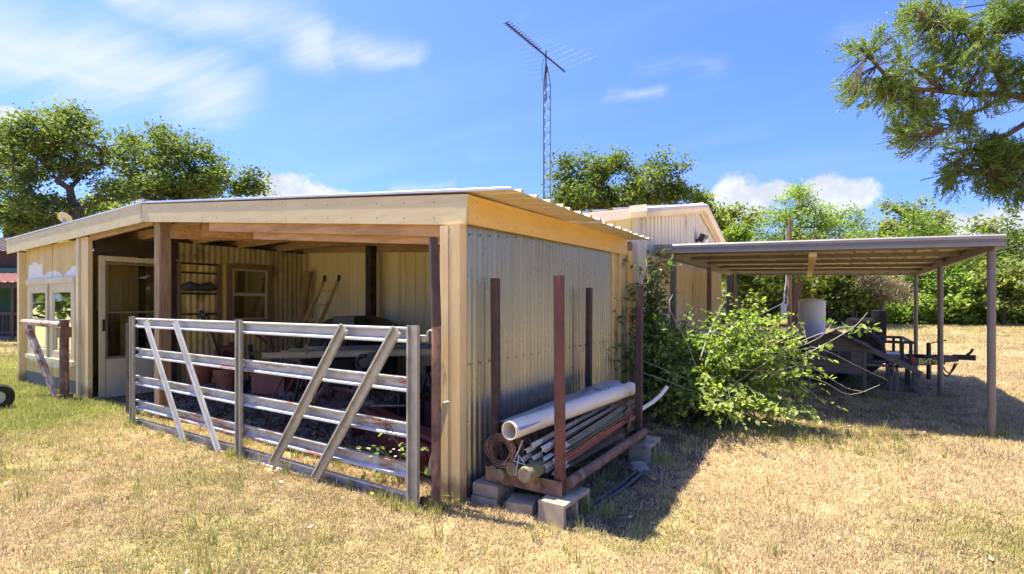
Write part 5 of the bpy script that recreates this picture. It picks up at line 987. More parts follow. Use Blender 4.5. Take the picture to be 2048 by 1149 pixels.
ad = (a1 - a0).normalized(); asd = ad.cross(V((0, 0, 1)))
for s in (-0.012, 0.03): b = MB(); b.bar(a0 + V((0, 0, s)), a1 + V((0, 0, s)), 0.026, 0.022); b.build('boom', MATS['antenna_dark'], ant)
LA = (a1 - a0).length
for k in range(15):
    p = a0 + ad * (0.04 + 0.135 * k) + V((0, 0, 0.045)); b = MB(); b.bar(p - asd * 0.12, p + asd * 0.12, 0.035, 0.012); b.build('director', MATS['antenna_dark'], ant)
for k in range(8):
    f = 0.40 + 0.58 * k / 7; w = 0.5 + 0.9 * (k / 7); p = a0 + ad * LA * f + V((0, 0, 0.06))
    for s in (-1, 1): b = MB(); b.tube([p, p + asd * s * w + ad * -0.18 * w + V((0, 0, 0.03))], 0.0042, 5); b.build('element', MATS['tower_green'], ant)
b = MB(); b.tube([mid, mid + V((-0.18, 0.05, -0.35)), mid + V((-0.15, 0.02, -0.9)), mid + V((0.0, 0.03, -1.1))], 0.009, 5); b.build('cable', MATS['antenna_dark'], ant)

# ------------------------------------------------------------------ trees
def lobe(px, py, d, rx, ry, depth=None):
    k = d / FPX; return (A(px, py, d), rx * k, (depth if depth else rx) * k, ry * k)
def cluster_points(rng, lobes, n, shell=0.55, bough=0):
    vol = np.array([(l[1] * l[2] * l[3]) ** 0.72 for l in lobes]); idx = rng.choice(len(lobes), n, p=vol / vol.sum()); out = []
    def at_(i, s0):
        c, rx, ry, rz = lobes[i]; v = rng.normal(size=3); v /= np.linalg.norm(v); v *= s0 + (1 - s0) * rng.random() ** 0.6
        return c + RT * float(v[0] * rx) + FW * float(v[1] * ry) + V((0, 0, float(v[2] * rz)))
    if not bough: return [at_(i, shell) for i in idx]
    hubs = [(at_(i, 0.35), i) for i in idx[::bough]]     # boughs first, leaf clusters gathered round them
    for k in range(n):
        h, i = hubs[k % len(hubs)]; r = 0.40 * min(lobes[i][1], lobes[i][3] * 1.3); o = rng.normal(size=3) * r
        out.append(h + V((float(o[0]), float(o[1]), float(o[2] * 0.55 + 0.2 * r))))
    return out
def skeleton(rng, base, fork, r0, targets, jit=0.25, minr=0.018, step=3):
    nodes = [base, base.lerp(fork, 0.5) + V((float(rng.normal()) * 0.06, float(rng.normal()) * 0.06, 0)), fork]; par = [-1, 0, 1]
    for t in sorted(targets, key=lambda q: (q - fork).length):
        arr = np.array(nodes[2:]); dd = np.linalg.norm(arr - np.array(t), axis=1); dist0 = np.linalg.norm(arr - np.array(fork), axis=1)
        up = np.maximum(0, arr[:, 2] - t.z) * 0.8
        j = int(np.argmin(dd + 0.25 * dist0 + up)) + 2; p = nodes[j]; L_ = (t - p).length; prev = j
        for s in range(1, step + 1):
            f = s / step; q = p.lerp(t, f)
            if s < step: q = q + V(tuple(rng.normal(size=3) * L_ * jit * 0.35)) + V((0, 0, 0.12 * L_ * math.sin(math.pi * f)))
            nodes.append(q); par.append(prev); prev = len(nodes) - 1
    n = len(nodes); cnt = np.zeros(n)
    for i in range(n - 1, 0, -1): cnt[i] += 1; cnt[par[i]] += cnt[i]
    cnt[0] += 1; rad_ = np.maximum(minr, r0 * (cnt / cnt[2]) ** 0.48); rad_[0] = r0 * 1.35; rad_[1] = r0 * 1.05; rad_[2] = r0
    kids = {}
    for i in range(1, n): kids.setdefault(par[i], []).append(i)
    paths = []; stack = [(0, None)]
    while stack:
        s, pre = stack.pop(); path = [s] if pre is None else [pre, s]; cur = s
        while cur in kids:
            ks = sorted(kids[cur], key=lambda k: -cnt[k])
            for o in ks[1:]: stack.append((o, cur))
            cur = ks[0]; path.append(cur)
        paths.append(path)
    b = MB()
    for pth in paths:
        rr = [float(rad_[i]) for i in pth]
        if len(pth) > 1 and pth[0] != 0: rr[0] = min(rr[0], rr[1] * 1.25)
        b.tube([nodes[i] for i in pth], rr, 7 if rr[0] > 0.06 else 5)
    return b
def foliage(rng, pts, per, cr, size, flat=0.5, aspect=0.55, squash=0.7):
    P = np.repeat(np.array([tuple(p) for p in pts]), per, axis=0); n = len(P); g = rng.normal(size=(n, 3)) * cr; g[:, 2] *= squash
    return P + g
def tree(name, label, px, d, lobes, fork_py, r0, ncl, per, size, lm='oak_leaf', bark='bark', seed=1, group=None, cr=0.36, aspect=0.55, flat=0.5, shell=0.5, base_px=None, cat='tree', bough=None):
    rng = np.random.default_rng(seed); base = A(base_px if base_px is not None else px, 600, d); base.z = -0.1; fork = A(px, fork_py, d)
    t = thing(name, label, cat, (base.x, base.y, 0), group); pts = cluster_points(rng, lobes, ncl, shell, (0 if 'cedar' in name or 'bush' in name else 4) if bough is None else bough)
    skeleton(rng, base, fork, r0, pts).build('trunk', MATS[bark], t)
    P = foliage(rng, pts, per, cr * 0.72, size); P[:, 2] = np.maximum(P[:, 2], 0.05)
    leaf_scatter('crown', len(P), P, size, MATS[lm], flat, seed + 7, t, aspect=aspect); return t
# left oaks
tree('oak_tree', 'spreading oak with a thick forked trunk standing behind the left roof slope', 157, 19.0,
     [lobe(150, 300, 19, 100, 45, 70), lobe(75, 320, 19, 65, 45), lobe(225, 320, 19, 55, 45), lobe(140, 262, 19, 70, 22), lobe(60, 390, 19, 55, 35), lobe(215, 395, 19, 40, 26), lobe(110, 435, 19, 70, 22), lobe(250, 360, 19, 25, 35), lobe(20, 430, 19, 50, 22), lobe(30, 300, 19, 40, 40)], 428, 0.17, 200, 90, 0.074, seed=11, group='oak trees to the left of the shed', cr=0.34)
tree('oak_tree', 'oak with a dark straight trunk at the left edge, next to the cabin', 21, 27.0,
     [lobe(-10, 330, 27, 60, 55), lobe(25, 370, 27, 45, 45), lobe(-70, 300, 27, 70, 60), lobe(15, 430, 27, 60, 30), lobe(70, 450, 27, 35, 20), lobe(-90, 400, 27, 60, 50)], 440, 0.26, 180, 85, 0.10, seed=12, group='oak trees to the left of the shed', cr=0.33)
tree('oak_tree', 'dense oak with a rounded right side, its trunk hidden by the shed roof', 350, 25.0,
     [lobe(300, 330, 25, 60, 45), lobe(370, 318, 25, 65, 45), lobe(440, 355, 25, 48, 34), lobe(500, 368, 25, 22, 22), lobe(265, 385, 25, 45, 35), lobe(370, 385, 25, 100, 35), lobe(480, 395, 25, 30, 20)], 420, 0.3, 200, 100, 0.09, seed=13, group='oak trees to the left of the shed', cr=0.42)
tree('oak_tree', 'small pale oak low behind the forked oak at the left roof edge', 205, 33.0, [lobe(200, 430, 33, 60, 28), lobe(150, 450, 33, 40, 22), lobe(90, 460, 33, 50, 25)], 470, 0.2, 90, 70, 0.16, 'oak_leaf_pale', seed=14, bough=0, group='oak trees to the left of the shed', cr=0.5)
# the oak behind the building
tree('oak_tree', 'large dark oak rising behind the metal building next to the tower', 1240, 27.0,
     [lobe(1240, 340, 27, 55, 38), lobe(1225, 312, 27, 30, 20), lobe(1150, 362, 27, 45, 32), lobe(1290, 318, 27, 28, 22), lobe(1325, 345, 27, 36, 26), lobe(1112, 388, 27, 28, 22), lobe(1230, 388, 27, 110, 30), lobe(1330, 398, 27, 55, 26), lobe(1160, 400, 27, 60, 20)], 430, 0.34, 190, 105, 0.10, seed=15, group='trees behind the buildings', cr=0.42)
tree('oak_tree', 'pale green loose oak between the gable and the tall cedar', 1462, 27.0,
     [lobe(1435, 430, 27, 38, 30), lobe(1405, 398, 27, 22, 14), lobe(1470, 440, 27, 32, 24), lobe(1450, 480, 27, 50, 30), lobe(1480, 470, 27, 25, 20)], 520, 0.2, 80, 80, 0.12, 'oak_leaf_pale', seed=16, group='trees behind the buildings', cr=0.36)
tree('round_bush', 'bright yellow green bush just right of the gable end', 1468, 25.0, [lobe(1465, 468, 25, 28, 14), lobe(1480, 500, 25, 30, 25)], 540, 0.1, 36, 80, 0.11, 'bright_leaf', seed=17, cr=0.3, group='trees behind the buildings')
# right-hand wood
cg = 'trees along the far edge of the field'
tree('cedar_tree', 'tall pointed cedar behind the utility pole', 1592, 30.0,
     [lobe(1590, 372, 30, 10, 22), lobe(1588, 405, 30, 32, 26), lobe(1600, 445, 30, 60, 36), lobe(1550, 455, 30, 45, 32), lobe(1655, 440, 30, 50, 36), lobe(1700, 440, 30, 28, 26), lobe(1600, 510, 30, 100, 45), lobe(1680, 500, 30, 60, 45), lobe(1535, 520, 30, 50, 60)], 470, 0.24, 210, 84, 0.115, 'cedar_leaf', 'bark_cedar', 21, cg, 0.42, 0.28, 0.25)
tree('oak_tree', 'oak with a rounded dark top between the cedar and the field', 1800, 38.0,
     [lobe(1798, 425, 38, 42, 20), lobe(1845, 448, 38, 36, 26), lobe(1765, 455, 38, 36, 22), lobe(1800, 490, 38, 90, 36), lobe(1780, 540, 38, 80, 40)], 560, 0.3, 130, 62, 0.16, 'oak_leaf_pale', seed=22, group=cg, cr=0.55)
tree('cedar_tree', 'yellow green cedar in front of the rounded oak', 1850, 35.0, [lobe(1835, 440, 35, 26, 26), lobe(1850, 480, 35, 45, 30), lobe(1860, 540, 35, 70, 50), lobe(1840, 600, 35, 70, 30)], 560, 0.2, 110, 80, 0.15, 'bright_leaf', 'bark_cedar', 23, cg, 0.5, 0.3, 0.25)
tree('oak_tree', 'dark oak above the right end of the carport roof', 1945, 41.0, [lobe(1930, 475, 41, 50, 22), lobe(1985, 490, 41, 45, 26), lobe(1940, 540, 41, 80, 50), lobe(1960, 600, 41, 90, 35)], 560, 0.3, 110, 60, 0.16, 'oak_leaf_pale', seed=24, group=cg, cr=0.6)
tree('oak_tree', 'tall oak at the right edge of the field', 2055, 36.0, [lobe(2050, 480, 36, 40, 36), lobe(2030, 540, 36, 55, 50), lobe(2100, 470, 36, 60, 50), lobe(2090, 560, 36, 80, 60)], 570, 0.28, 130, 64, 0.15, seed=25, group=cg, cr=0.5)
tree('oak_tree', 'pale oak with a twisted trunk low at the right edge of the lawn', 2008, 32.0, [lobe(2010, 580, 32, 55, 34), lobe(1960, 590, 32, 36, 28), lobe(2060, 580, 32, 50, 36), lobe(2020, 545, 32, 40, 25)], 618, 0.13, 90, 80, 0.14, 'oak_leaf_pale', seed=26, group=cg, cr=0.4)
tree('oak_tree', 'oak in the dark wood seen under the carport roof left of the pole', 1490, 33.0, [lobe(1480, 560, 33, 50, 45), lobe(1540, 570, 33, 40, 45), lobe(1460, 520, 33, 40, 40), lobe(1510, 600, 33, 60, 35)], 580, 0.25, 130, 85, 0.15, 'oak_leaf_pale', seed=27, group=cg, cr=0.45)
tree('oak_tree', 'low oak seen under the carport roof behind the grey drum', 1680, 33.0, [lobe(1660, 590, 33, 60, 40), lobe(1720, 600, 33, 50, 36), lobe(1690, 560, 33, 60, 30), lobe(1620, 580, 33, 40, 45)], 600, 0.22, 130, 85, 0.15, 'oak_leaf_pale', seed=28, group=cg, cr=0.45)
tree('oak_tree', 'dense dark evergreen tree beyond the right carport posts', 1880, 34.0, [lobe(1890, 600, 34, 50, 36), lobe(1920, 560, 34, 45, 40), lobe(1840, 620, 34, 50, 24)], 600, 0.2, 100, 85, 0.15, 'cedar_leaf', seed=29, group=cg, cr=0.45)
tree('dead_bush', 'greyish dry bush in the tree line between two carport posts', 1765, 31.0, [lobe(1755, 575, 31, 36, 24), lobe(1790, 590, 31, 30, 22), lobe(1740, 560, 31, 25, 18)], 612, 0.08, 70, 46, 0.12, 'dead_brush', 'bark_grey', 30, cg, 0.34, 0.2, 0.2, cat='bush')
for i, (px, py, rx, ry, lm, lab) in enumerate(((1455, 625, 45, 22, 'oak_leaf', 'dark bush at the foot of the trees left of the pole'), (1700, 630, 60, 16, 'oak_leaf', 'dark bush behind the barrel smoker'), (1800, 625, 45, 20, 'bright_leaf', 'yellow green bush at the field edge between two carport posts'), (1885, 630, 60, 18, 'cedar_leaf', 'low dark bush right of the middle carport post'), (1950, 622, 40, 24, 'bright_leaf', 'bright low bush left of the nearest carport post'), (2060, 630, 70, 20, 'oak_leaf', 'dark bush at the right edge of the field'))):
    tree('round_bush', lab, px, 34.5, [lobe(px, py, 34.5, rx, ry), lobe(px + 20, py + 8, 34.5, rx * 0.8, ry * 0.7)], 640, 0.07, 60, 70, 0.13, lm, seed=40 + i, group='bushes along the field edge', cr=0.36, cat='bush')
# more wood on both sides of the frame
for i, (px, d, py, rx, ry, lm) in enumerate(((2200, 38, 500, 90, 80, 'oak_leaf'), (2330, 40, 480, 100, 90, 'oak_leaf_pale'), (2480, 42, 500, 110, 90, 'oak_leaf'))):
    tree('oak_tree', ('oak beyond the right edge of the picture, first of three', 'oak beyond the right edge of the picture, second of three', 'oak beyond the right edge of the picture, third of three')[i], px, d, [lobe(px, py, d, rx, ry), lobe(px + 30, py + 70, d, rx, ry * 0.7)], 600, 0.3, 90, 80, 0.2, lm, seed=60 + i, group='trees beyond the frame', cr=0.7)
rng = np.random.default_rng(9); n = 26000; lat = rng.uniform(-3.1416, 3.1416, n); fd = 54 + rng.uniform(0, 9, n) + 4 * np.sin(lat * 7); top = 5.2 + 1.6 * np.sin(lat * 11) + 1.1 * np.sin(lat * 31 + 1) + 0.8 * np.sin(lat * 71)
zz = top * rng.random(n) ** 0.8; P = np.stack([fd * np.cos(lat), fd * np.sin(lat), zz + 0.1], 1)
o = leaf_scatter('far_woods', n, P, 0.55, MATS['oak_leaf'], 0.4, 3); kind(o, 'stuff')

# ------------------------------------------------------------------ shrub and vine by the building corner
def leaves6(name, pos, dirs, nrm, length, width, m, parent=None, curl=0.12):
    n = len(pos); d = dirs / np.linalg.norm(dirs, axis=1, keepdims=True); nn = nrm - d * (nrm * d).sum(1, keepdims=True); nn /= np.linalg.norm(nn, axis=1, keepdims=True); s = np.cross(d, nn)
    L_ = length[:, None]; W = (length * width)[:, None]; up = nn * W * 0.28
    v = np.stack([pos, pos + d * L_ * 0.32 + s * W + up, pos + d * L_ * 0.68 + s * W * 0.72 + up - nn * L_ * curl * 0.5, pos + d * L_ - nn * L_ * curl, pos + d * L_ * 0.68 - s * W * 0.72 + up - nn * L_ * curl * 0.5, pos + d * L_ * 0.32 - s * W + up], 1).reshape(-1, 3)
    f = (np.arange(n)[:, None] * 6 + np.array([0, 1, 2, 3, 0, 3, 4, 5])[None]).ravel(); return np_mesh(name, v, f, 4, m, parent)
def shrub(t, rng, base, lobes, nstem, twigs, per, leaf, lm, stem_mat='stem_green', r=0.012, width=0.30, droop=0.5, spread=0.25):
    stems = MB(); P = []; D = []
    for i in range(nstem):
        tg = cluster_points(rng, lobes, 1, 0.35)[0]; b0 = base + V((float(rng.normal()) * spread, float(rng.normal()) * spread, 0)); H = tg - b0
        arch = 0.22 * H.length; pts = [b0 + H * f + V((0, 0, arch * math.sin(math.pi * min(1, f * 1.05)) * (0.6 + 0.6 * rng.random()))) + V(tuple(rng.normal(size=3) * 0.03 * f)) for f in np.linspace(0, 1, 9)]
        stems.tube(pts, [r * (1 - 0.75 * k / 8) for k in range(9)], 5)
        for k in range(twigs):
            j = int(rng.integers(3, 9)); p = pts[j]; d = V(tuple(rng.normal(size=3))); d.z = abs(d.z) * 0.4 - 0.1; d = (d.normalized() + (pts[j] - pts[j - 1]).normalized() * 0.7).normalized(); ln = 0.22 + 0.25 * float(rng.random())
            q = [p, p + d * ln * 0.5 + V((0, 0, 0.02)), p + d * ln - V((0, 0, 0.06))]; stems.tube(q, [r * 0.35, r * 0.25, r * 0.15], 4)
            for m in range(per):
                f = (m + 0.6) / per; a = q[0].lerp(q[2], f) + V((0, 0, 0.02 * math.sin(math.pi * f))); dd = d + V(tuple(rng.normal(size=3) * 0.75)) - V((0, 0, droop)); P.append(tuple(a)); D.append(tuple(dd))
    stems.build('stem', MATS[stem_mat], t); P = np.array(P); D = np.array(D); n = len(P); nr = rng.normal(size=(n, 3)) * 0.45; nr[:, 2] += 0.9
    P[:, 2] = np.maximum(P[:, 2], 0.03)
    kind(leaves6('foliage', P, D, nr, leaf * rng.uniform(0.55, 1.25, n), width, MATS[lm], t), 'thing')
rng = np.random.default_rng(31); bs_ = AZ(1410, 838); sh = thing('sprawling_shrub', 'big sprawling leafy shrub with arching branches beside the building corner', 'shrub', bs_)
shrub(sh, rng, bs_, [lobe(1400, 715, 6.2, 95, 80, 80), lobe(1500, 715, 6.1, 90, 75, 80), lobe(1580, 740, 6.0, 60, 60), lobe(1470, 640, 6.3, 60, 26), lobe(1560, 800, 5.7, 60, 40), lobe(1340, 780, 6.1, 50, 55), lobe(1450, 790, 5.7, 90, 50), lobe(1520, 690, 6.0, 90, 40)], 100, 9, 8, 0.066, 'shrub_leaf')
b = MB()
for pl in (((1440, 790), (1540, 720), (1600, 700), (1640, 697), (1720, 735), (1776, 761)), ((1500, 760), (1580, 735), (1620, 733), (1690, 775), (1732, 784)), ((1480, 740), (1570, 750), (1640, 800), (1650, 812)), ((1420, 780), (1330, 740), (1285, 722)), ((1430, 800), (1340, 765), (1283, 745)), ((1500, 700), (1560, 705), (1640, 675), (1668, 640)), ((1410, 790), (1380, 700), (1340, 620), (1345, 590)), ((1600, 715), (1700, 660), (1735, 625)), ((1590, 745), (1650, 765), (1700, 790), (1760, 770)), ((1560, 700), (1680, 655), (1752, 660)), ((1400, 720), (1420, 660), (1450, 600), (1452, 560))):
    pts = [A(x, y, 5.9 + 0.12 * math.sin(i * 2.0 + x)) for i, (x, y) in enumerate(pl)]; fine = []
    for i in range(len(pts) - 1):
        p0, p1, p2, p3 = pts[max(i - 1, 0)], pts[i], pts[i + 1], pts[min(i + 2, len(pts) - 1)]
        for f in (0, 0.33, 0.66): fine.append(0.5 * ((2 * p1) + (p2 - p0) * f + (2 * p0 - 5 * p1 + 4 * p2 - p3) * f * f + (3 * p1 - p0 - 3 * p2 + p3) * f ** 3))
    fine.append(pts[-1]); b.tube(fine, [0.0055 * (1 - 0.6 * k / len(fine)) for k in range(len(fine))], 5)
b.build('bare_branch', MATS['twig_pale'], sh)
rng = np.random.default_rng(33); P = []; D = []
for x, y in ((1728, 655), (1735, 648), (1745, 655), (1720, 660), (1650, 690), (1668, 690), (1660, 640), (1670, 645), (1700, 662)):
    for k in range(4): P.append(tuple(A(x + rng.normal() * 6, y + rng.normal() * 5, 5.9))); D.append(tuple(rng.normal(size=3) + np.array((0, 0, -0.8))))
P = np.array(P); D = np.array(D); nr = rng.normal(size=(len(P), 3)) * 0.5; nr[:, 2] += 0.8; kind(leaves6('foliage', P, D, nr, 0.085 * rng.uniform(0.6, 1.2, len(P)), 0.3, MATS['shrub_leaf'], sh), 'thing')
rng = np.random.default_rng(32); p = AZ(1312, 812); vi = thing('climbing_sapling', 'tall dark green sapling climbing the beige corner of the metal building', 'sapling', p)
shrub(vi, rng, p, [lobe(1305, 700, 6.6, 38, 80, 30), lobe(1306, 610, 6.7, 26, 60, 20), lobe(1300, 550, 6.7, 16, 32, 14), lobe(1298, 545, 6.6, 18, 40, 20), lobe(1300, 560, 6.6, 20, 50, 20), lobe(1340, 740, 6.4, 40, 60, 30), lobe(1345, 660, 6.6, 40, 40, 30)], 56, 7, 8, 0.07, 'vine_leaf', spread=0.12)
p = AZ(1235, 830); v2 = thing('wall_vine', 'thin leafy vine climbing the yellow boards at the end of the side wall', 'vine', p)
shrub(v2, rng, p, [(AX(1238, 600, -2.28), 0.08, 0.08, 0.25), (AX(1228, 690, -2.28), 0.10, 0.1, 0.3), (AX(1247, 640, -2.28), 0.06, 0.06, 0.3)], 7, 4, 5, 0.07, 'vine_leaf', r=0.006, spread=0.04)

# ------------------------------------------------------------------ cedar limb close overhead on the right
rng = np.random.default_rng(51); tk = A(2760, 300, 3.0); ce = thing('red_cedar', 'close cedar with drooping green sprays reaching in from the right edge', 'tree', (tk.x, tk.y, 0))
limbs = MB(); limbs.tube([V((tk.x, tk.y, -0.1)), V((tk.x, tk.y, 2.0)), V((tk.x + 0.1, tk.y + 0.05, 4.6))], [0.17, 0.14, 0.06], 12)
CL = [((2760, 200, 3.0), (2420, 225, 2.65), (2200, 215, 2.45), (2048, 196, 2.3), (2012, 188, 2.3), (1950, 190, 2.3), (1890, 184, 2.28), (1830, 178, 2.26), (1770, 150, 2.25), (1720, 95, 2.22)),
      ((2015, 189, 2.3), (1992, 150, 2.3), (1980, 110, 2.3), (1985, 60, 2.3), (2000, -20, 2.32), (2020, -120, 2.35)),
      ((2030, 192, 2.3), (1985, 205, 2.26), (1950, 225, 2.25), (1905, 250, 2.24), (1870, 270, 2.22)),
      ((2760, 330, 3.0), (2420, 300, 2.65), (2200, 270, 2.4), (2055, 245, 2.3), (2015, 270, 2.3), (1970, 285, 2.28), (1930, 310, 2.26), (1905, 350, 2.25)),
      ((2200, 280, 2.4), (2080, 285, 2.3), (2010, 320, 2.28), (1960, 345, 2.25)),
      ((1985, 90, 2.3), (1940, 70, 2.28), (1890, 55, 2.26), (1830, 30, 2.25)),
      ((1890, 184, 2.28), (1830, 140, 2.26), (1790, 110, 2.26)), ((1985, 70, 2.3), (2030, 60, 2.3), (2080, 50, 2.3)), ((2048, 196, 2.32), (2040, 150, 2.32), (2050, 120, 2.35)), ((2760, 100, 3.0), (2420, 90, 2.7), (2200, 80, 2.5), (2100, 20, 2.4), (2050, -20, 2.35))]
nodes = []
for i, c in enumerate(CL):
    pts = [A(*q) for q in c]; n = len(pts); r0 = 0.020 if i in (0, 3) else 0.009; limbs.tube(pts, [r0 * (1 - 0.72 * k / (n - 1)) for k in range(n)], 7); nodes += [(pts[k].lerp(pts[k + 1], f)) for k in range(n - 1) for f in (0, 0.34, 0.67)]
NA = np.array([tuple(p) for p in nodes])
def cloud(lbs, ns):
    Q = []; DD = []
    for (px, py, rx, ry, w) in lbs:
        hubs = [(px + 0.62 * rx * rng.normal(), py + 0.62 * ry * rng.normal(), 2.28 + 0.06 * rng.normal()) for _ in range(max(2, int(9 * w)))]
        for k in range(int(ns * w * 0.5)):
            hx, hy, hd = hubs[k % len(hubs)]; v = rng.normal(size=2); p = A(hx + v[0] * 13, hy + v[1] * 11, hd + rng.normal() * 0.03); a = np.array(p); j = int(np.argmin(np.linalg.norm(NA - a, axis=1))); d = a - NA[j]; dl = np.linalg.norm(d); d = d / (dl + 1e-6)
            if rng.random() < 0.22: limbs.tube([V(tuple(NA[j])), V(tuple(NA[j])).lerp(p, 0.6) + V((0, 0, 0.012)), p], [0.0026, 0.002, 0.0012], 4)
            d = d + rng.normal(size=3) * 0.35 + np.array(RT) * -0.2 + np.array((0, 0, 0.02)); d /= np.linalg.norm(d); ln = rng.uniform(0.04, 0.085)
            m = 11; ref = np.cross(d, rng.normal(size=3)); ref /= np.linalg.norm(ref)
            for q in range(m):
                f = q / m; s = 1 if q % 2 else -1; o = a + d * ln * (f - 0.5); e = d * 0.8 + ref * s * 0.75 * (1 - 0.5 * f) + rng.normal(size=3) * 0.16
                Q.append(o); DD.append(e / np.linalg.norm(e) * rng.uniform(0.012, 0.028) * (1.1 - 0.4 * f))
    Q = np.array(Q); DD = np.array(DD); n = len(Q); s = np.cross(DD, rng.normal(size=(n, 3))); s /= np.linalg.norm(s, axis=1, keepdims=True); w = rng.uniform(0.0013, 0.0022, n)[:, None]; t3 = np.cross(DD, s); t3 /= np.linalg.norm(t3, axis=1, keepdims=True)
    r = [s * w, -s * w * 0.5 + t3 * w * 0.87, -s * w * 0.5 - t3 * w * 0.87]      # three sided needles
    vv = np.stack([Q + r[0], Q + r[1], Q + r[2], Q + DD * 0.7 + r[0] * 0.9, Q + DD * 0.7 + r[1] * 0.9, Q + DD * 0.7 + r[2] * 0.9, Q + DD], 1).reshape(-1, 3)
    f4 = np.array([0, 1, 4, 1, 1, 4, 3, 0])  # unused layout guard
    tri = np.array([0, 1, 4, 0, 4, 3, 1, 2, 5, 1, 5, 4, 2, 0, 3, 2, 3, 5, 3, 4, 6, 4, 5, 6, 5, 3, 6]); return vv, (np.arange(n)[:, None] * 7 + tri[None]).ravel()
vv, ff = cloud([(1728, 120, 38, 55, 1.0), (1755, 190, 60, 42, 1.3), (1820, 185, 75, 60, 2.0), (1860, 245, 65, 42, 1.5), (1900, 55, 80, 48, 1.9), (1960, 130, 60, 60, 1.3), (1970, 60, 60, 60, 1.5), (1790, 235, 40, 25, 0.5), (1895, 120, 55, 55, 1.0), (1930, 250, 40, 25, 0.5), (1840, 30, 40, 22, 0.5)], 330)
np_mesh('sprays', vv, ff, 3, MATS['cedar_leaf'], ce)
vv, ff = cloud([(2045, 45, 45, 40, 1.2), (2035, 165, 36, 42, 1.0), (1960, 325, 62, 40, 2.0), (2030, 320, 50, 50, 1.8), (1900, 372, 18, 12, 0.25), (2010, 370, 60, 20, 0.8), (2110, 100, 60, 90, 2), (2110, 330, 60, 60, 1.6), (2230, 120, 80, 90, 1.8), (2260, 300, 80, 70, 1.5), (2400, 150, 100, 90, 1.6), (2480, 310, 100, 60, 1.2), (2620, 180, 100, 90, 1.2)], 330)
np_mesh('sprays', vv, ff, 3, MATS['bright_leaf'], ce); limbs.build('limb', MATS['bark_cedar'], ce)

# ------------------------------------------------------------------ grass
leaf_mat('dry_leaf', [(0.26, 0.17, 0.09), (0.34, 0.23, 0.13), (0.62, 0.52, 0.38)], 0.1, 0.8, 0.2)
def blade_clump(seed, nb, rad_, hmin, hmax, wid, flat):
    r = np.random.default_rng(seed); v = []; f = []
    for i in range(nb):
        a = r.uniform(0, 6.28); d = rad_ * math.sqrt(r.random()); x, y = d * math.cos(a), d * math.sin(a); h = r.uniform(hmin, hmax); th = r.uniform(0, 6.28); lean = r.uniform(0.1, 0.7) if r.random() > flat else r.uniform(1.0, 1.6); w = wid * r.uniform(0.6, 1.3)
        dx, dy = math.cos(th), math.sin(th); sx, sy = -dy * w, dx * w; o = len(v); l1, l2 = lean * 0.55, lean * 1.2
        p1 = (x + dx * h * 0.5 * math.sin(l1), y + dy * h * 0.5 * math.sin(l1), h * 0.5 * math.cos(l1)); p2 = (p1[0] + dx * h * 0.5 * math.sin(l2), p1[1] + dy * h * 0.5 * math.sin(l2), max(0.003, p1[2] + h * 0.5 * math.cos(l2)))
        v += [(x - sx, y - sy, 0), (x + sx, y + sy, 0), (p1[0] + sx * 0.8, p1[1] + sy * 0.8, p1[2]), (p1[0] - sx * 0.8, p1[1] - sy * 0.8, p1[2]), p2]; f += [[o, o + 1, o + 2, o + 3], [o + 3, o + 2, o + 4]]
    me = bpy.data.meshes.new('grass_clump'); me.from_pydata(v, [], f); me.materials.append(MATS['grass_blade']); return bpy.data.objects.new('grass_clump', me)
def grass_material():
    m = bpy.data.materials.new('grass_blade'); m.use_nodes = True; nt = m.node_tree; b = nt.nodes['Principled BSDF']; out = nt.nodes['Material Output']
    at = N(nt, 'ShaderNodeAttribute', attribute_name='tint'); at.attribute_type = 'INSTANCER'; br = N(nt, 'ShaderNodeAttribute', attribute_name='bright'); br.attribute_type = 'INSTANCER'; g = N(nt, 'ShaderNodeNewGeometry')
    r1 = N(nt, 'ShaderNodeValToRGB'); cr = r1.color_ramp; cr.elements[0].color = (0.42, 0.295, 0.15, 1); cr.elements[1].color = (0.70, 0.59, 0.375, 1); e = cr.elements.new(0.5); e.color = (0.58, 0.43, 0.225, 1); L(nt, g.outputs['Random Per Island'], r1.inputs[0])
    gr = mix(nt, g.outputs['Random Per Island'], (0.25, 0.295, 0.055), (0.44, 0.42, 0.13))
    fac = smooth(nt, math_n(nt, 'ADD', at.outputs['Fac'], math_n(nt, 'MULTIPLY', math_n(nt, 'SUBTRACT', g.outputs['Random Per Island'], 0.5), 0.5)), 0.3, 0.75)
    c = mix(nt, fac, r1.outputs[0], gr); vm = N(nt, 'ShaderNodeVectorMath'); vm.operation = 'SCALE'; L(nt, c, vm.inputs[0]); L(nt, br.outputs['Fac'], vm.inputs['Scale'])
    L(nt, vm.outputs[0], b.inputs['Base Color']); b.inputs['Roughness'].default_value = 0.7; b.inputs['Specular IOR Level'].default_value = 0.25
    t = N(nt, 'ShaderNodeBsdfTranslucent'); L(nt, vm.outputs[0], t.inputs[0]); ms = N(nt, 'ShaderNodeMixShader'); ms.inputs[0].default_value = 0.25; L(nt, b.outputs[0], ms.inputs[1]); L(nt, t.outputs[0], ms.inputs[2]); L(nt, ms.outputs[0], out.inputs[0]); MATS['grass_blade'] = m
grass_material()
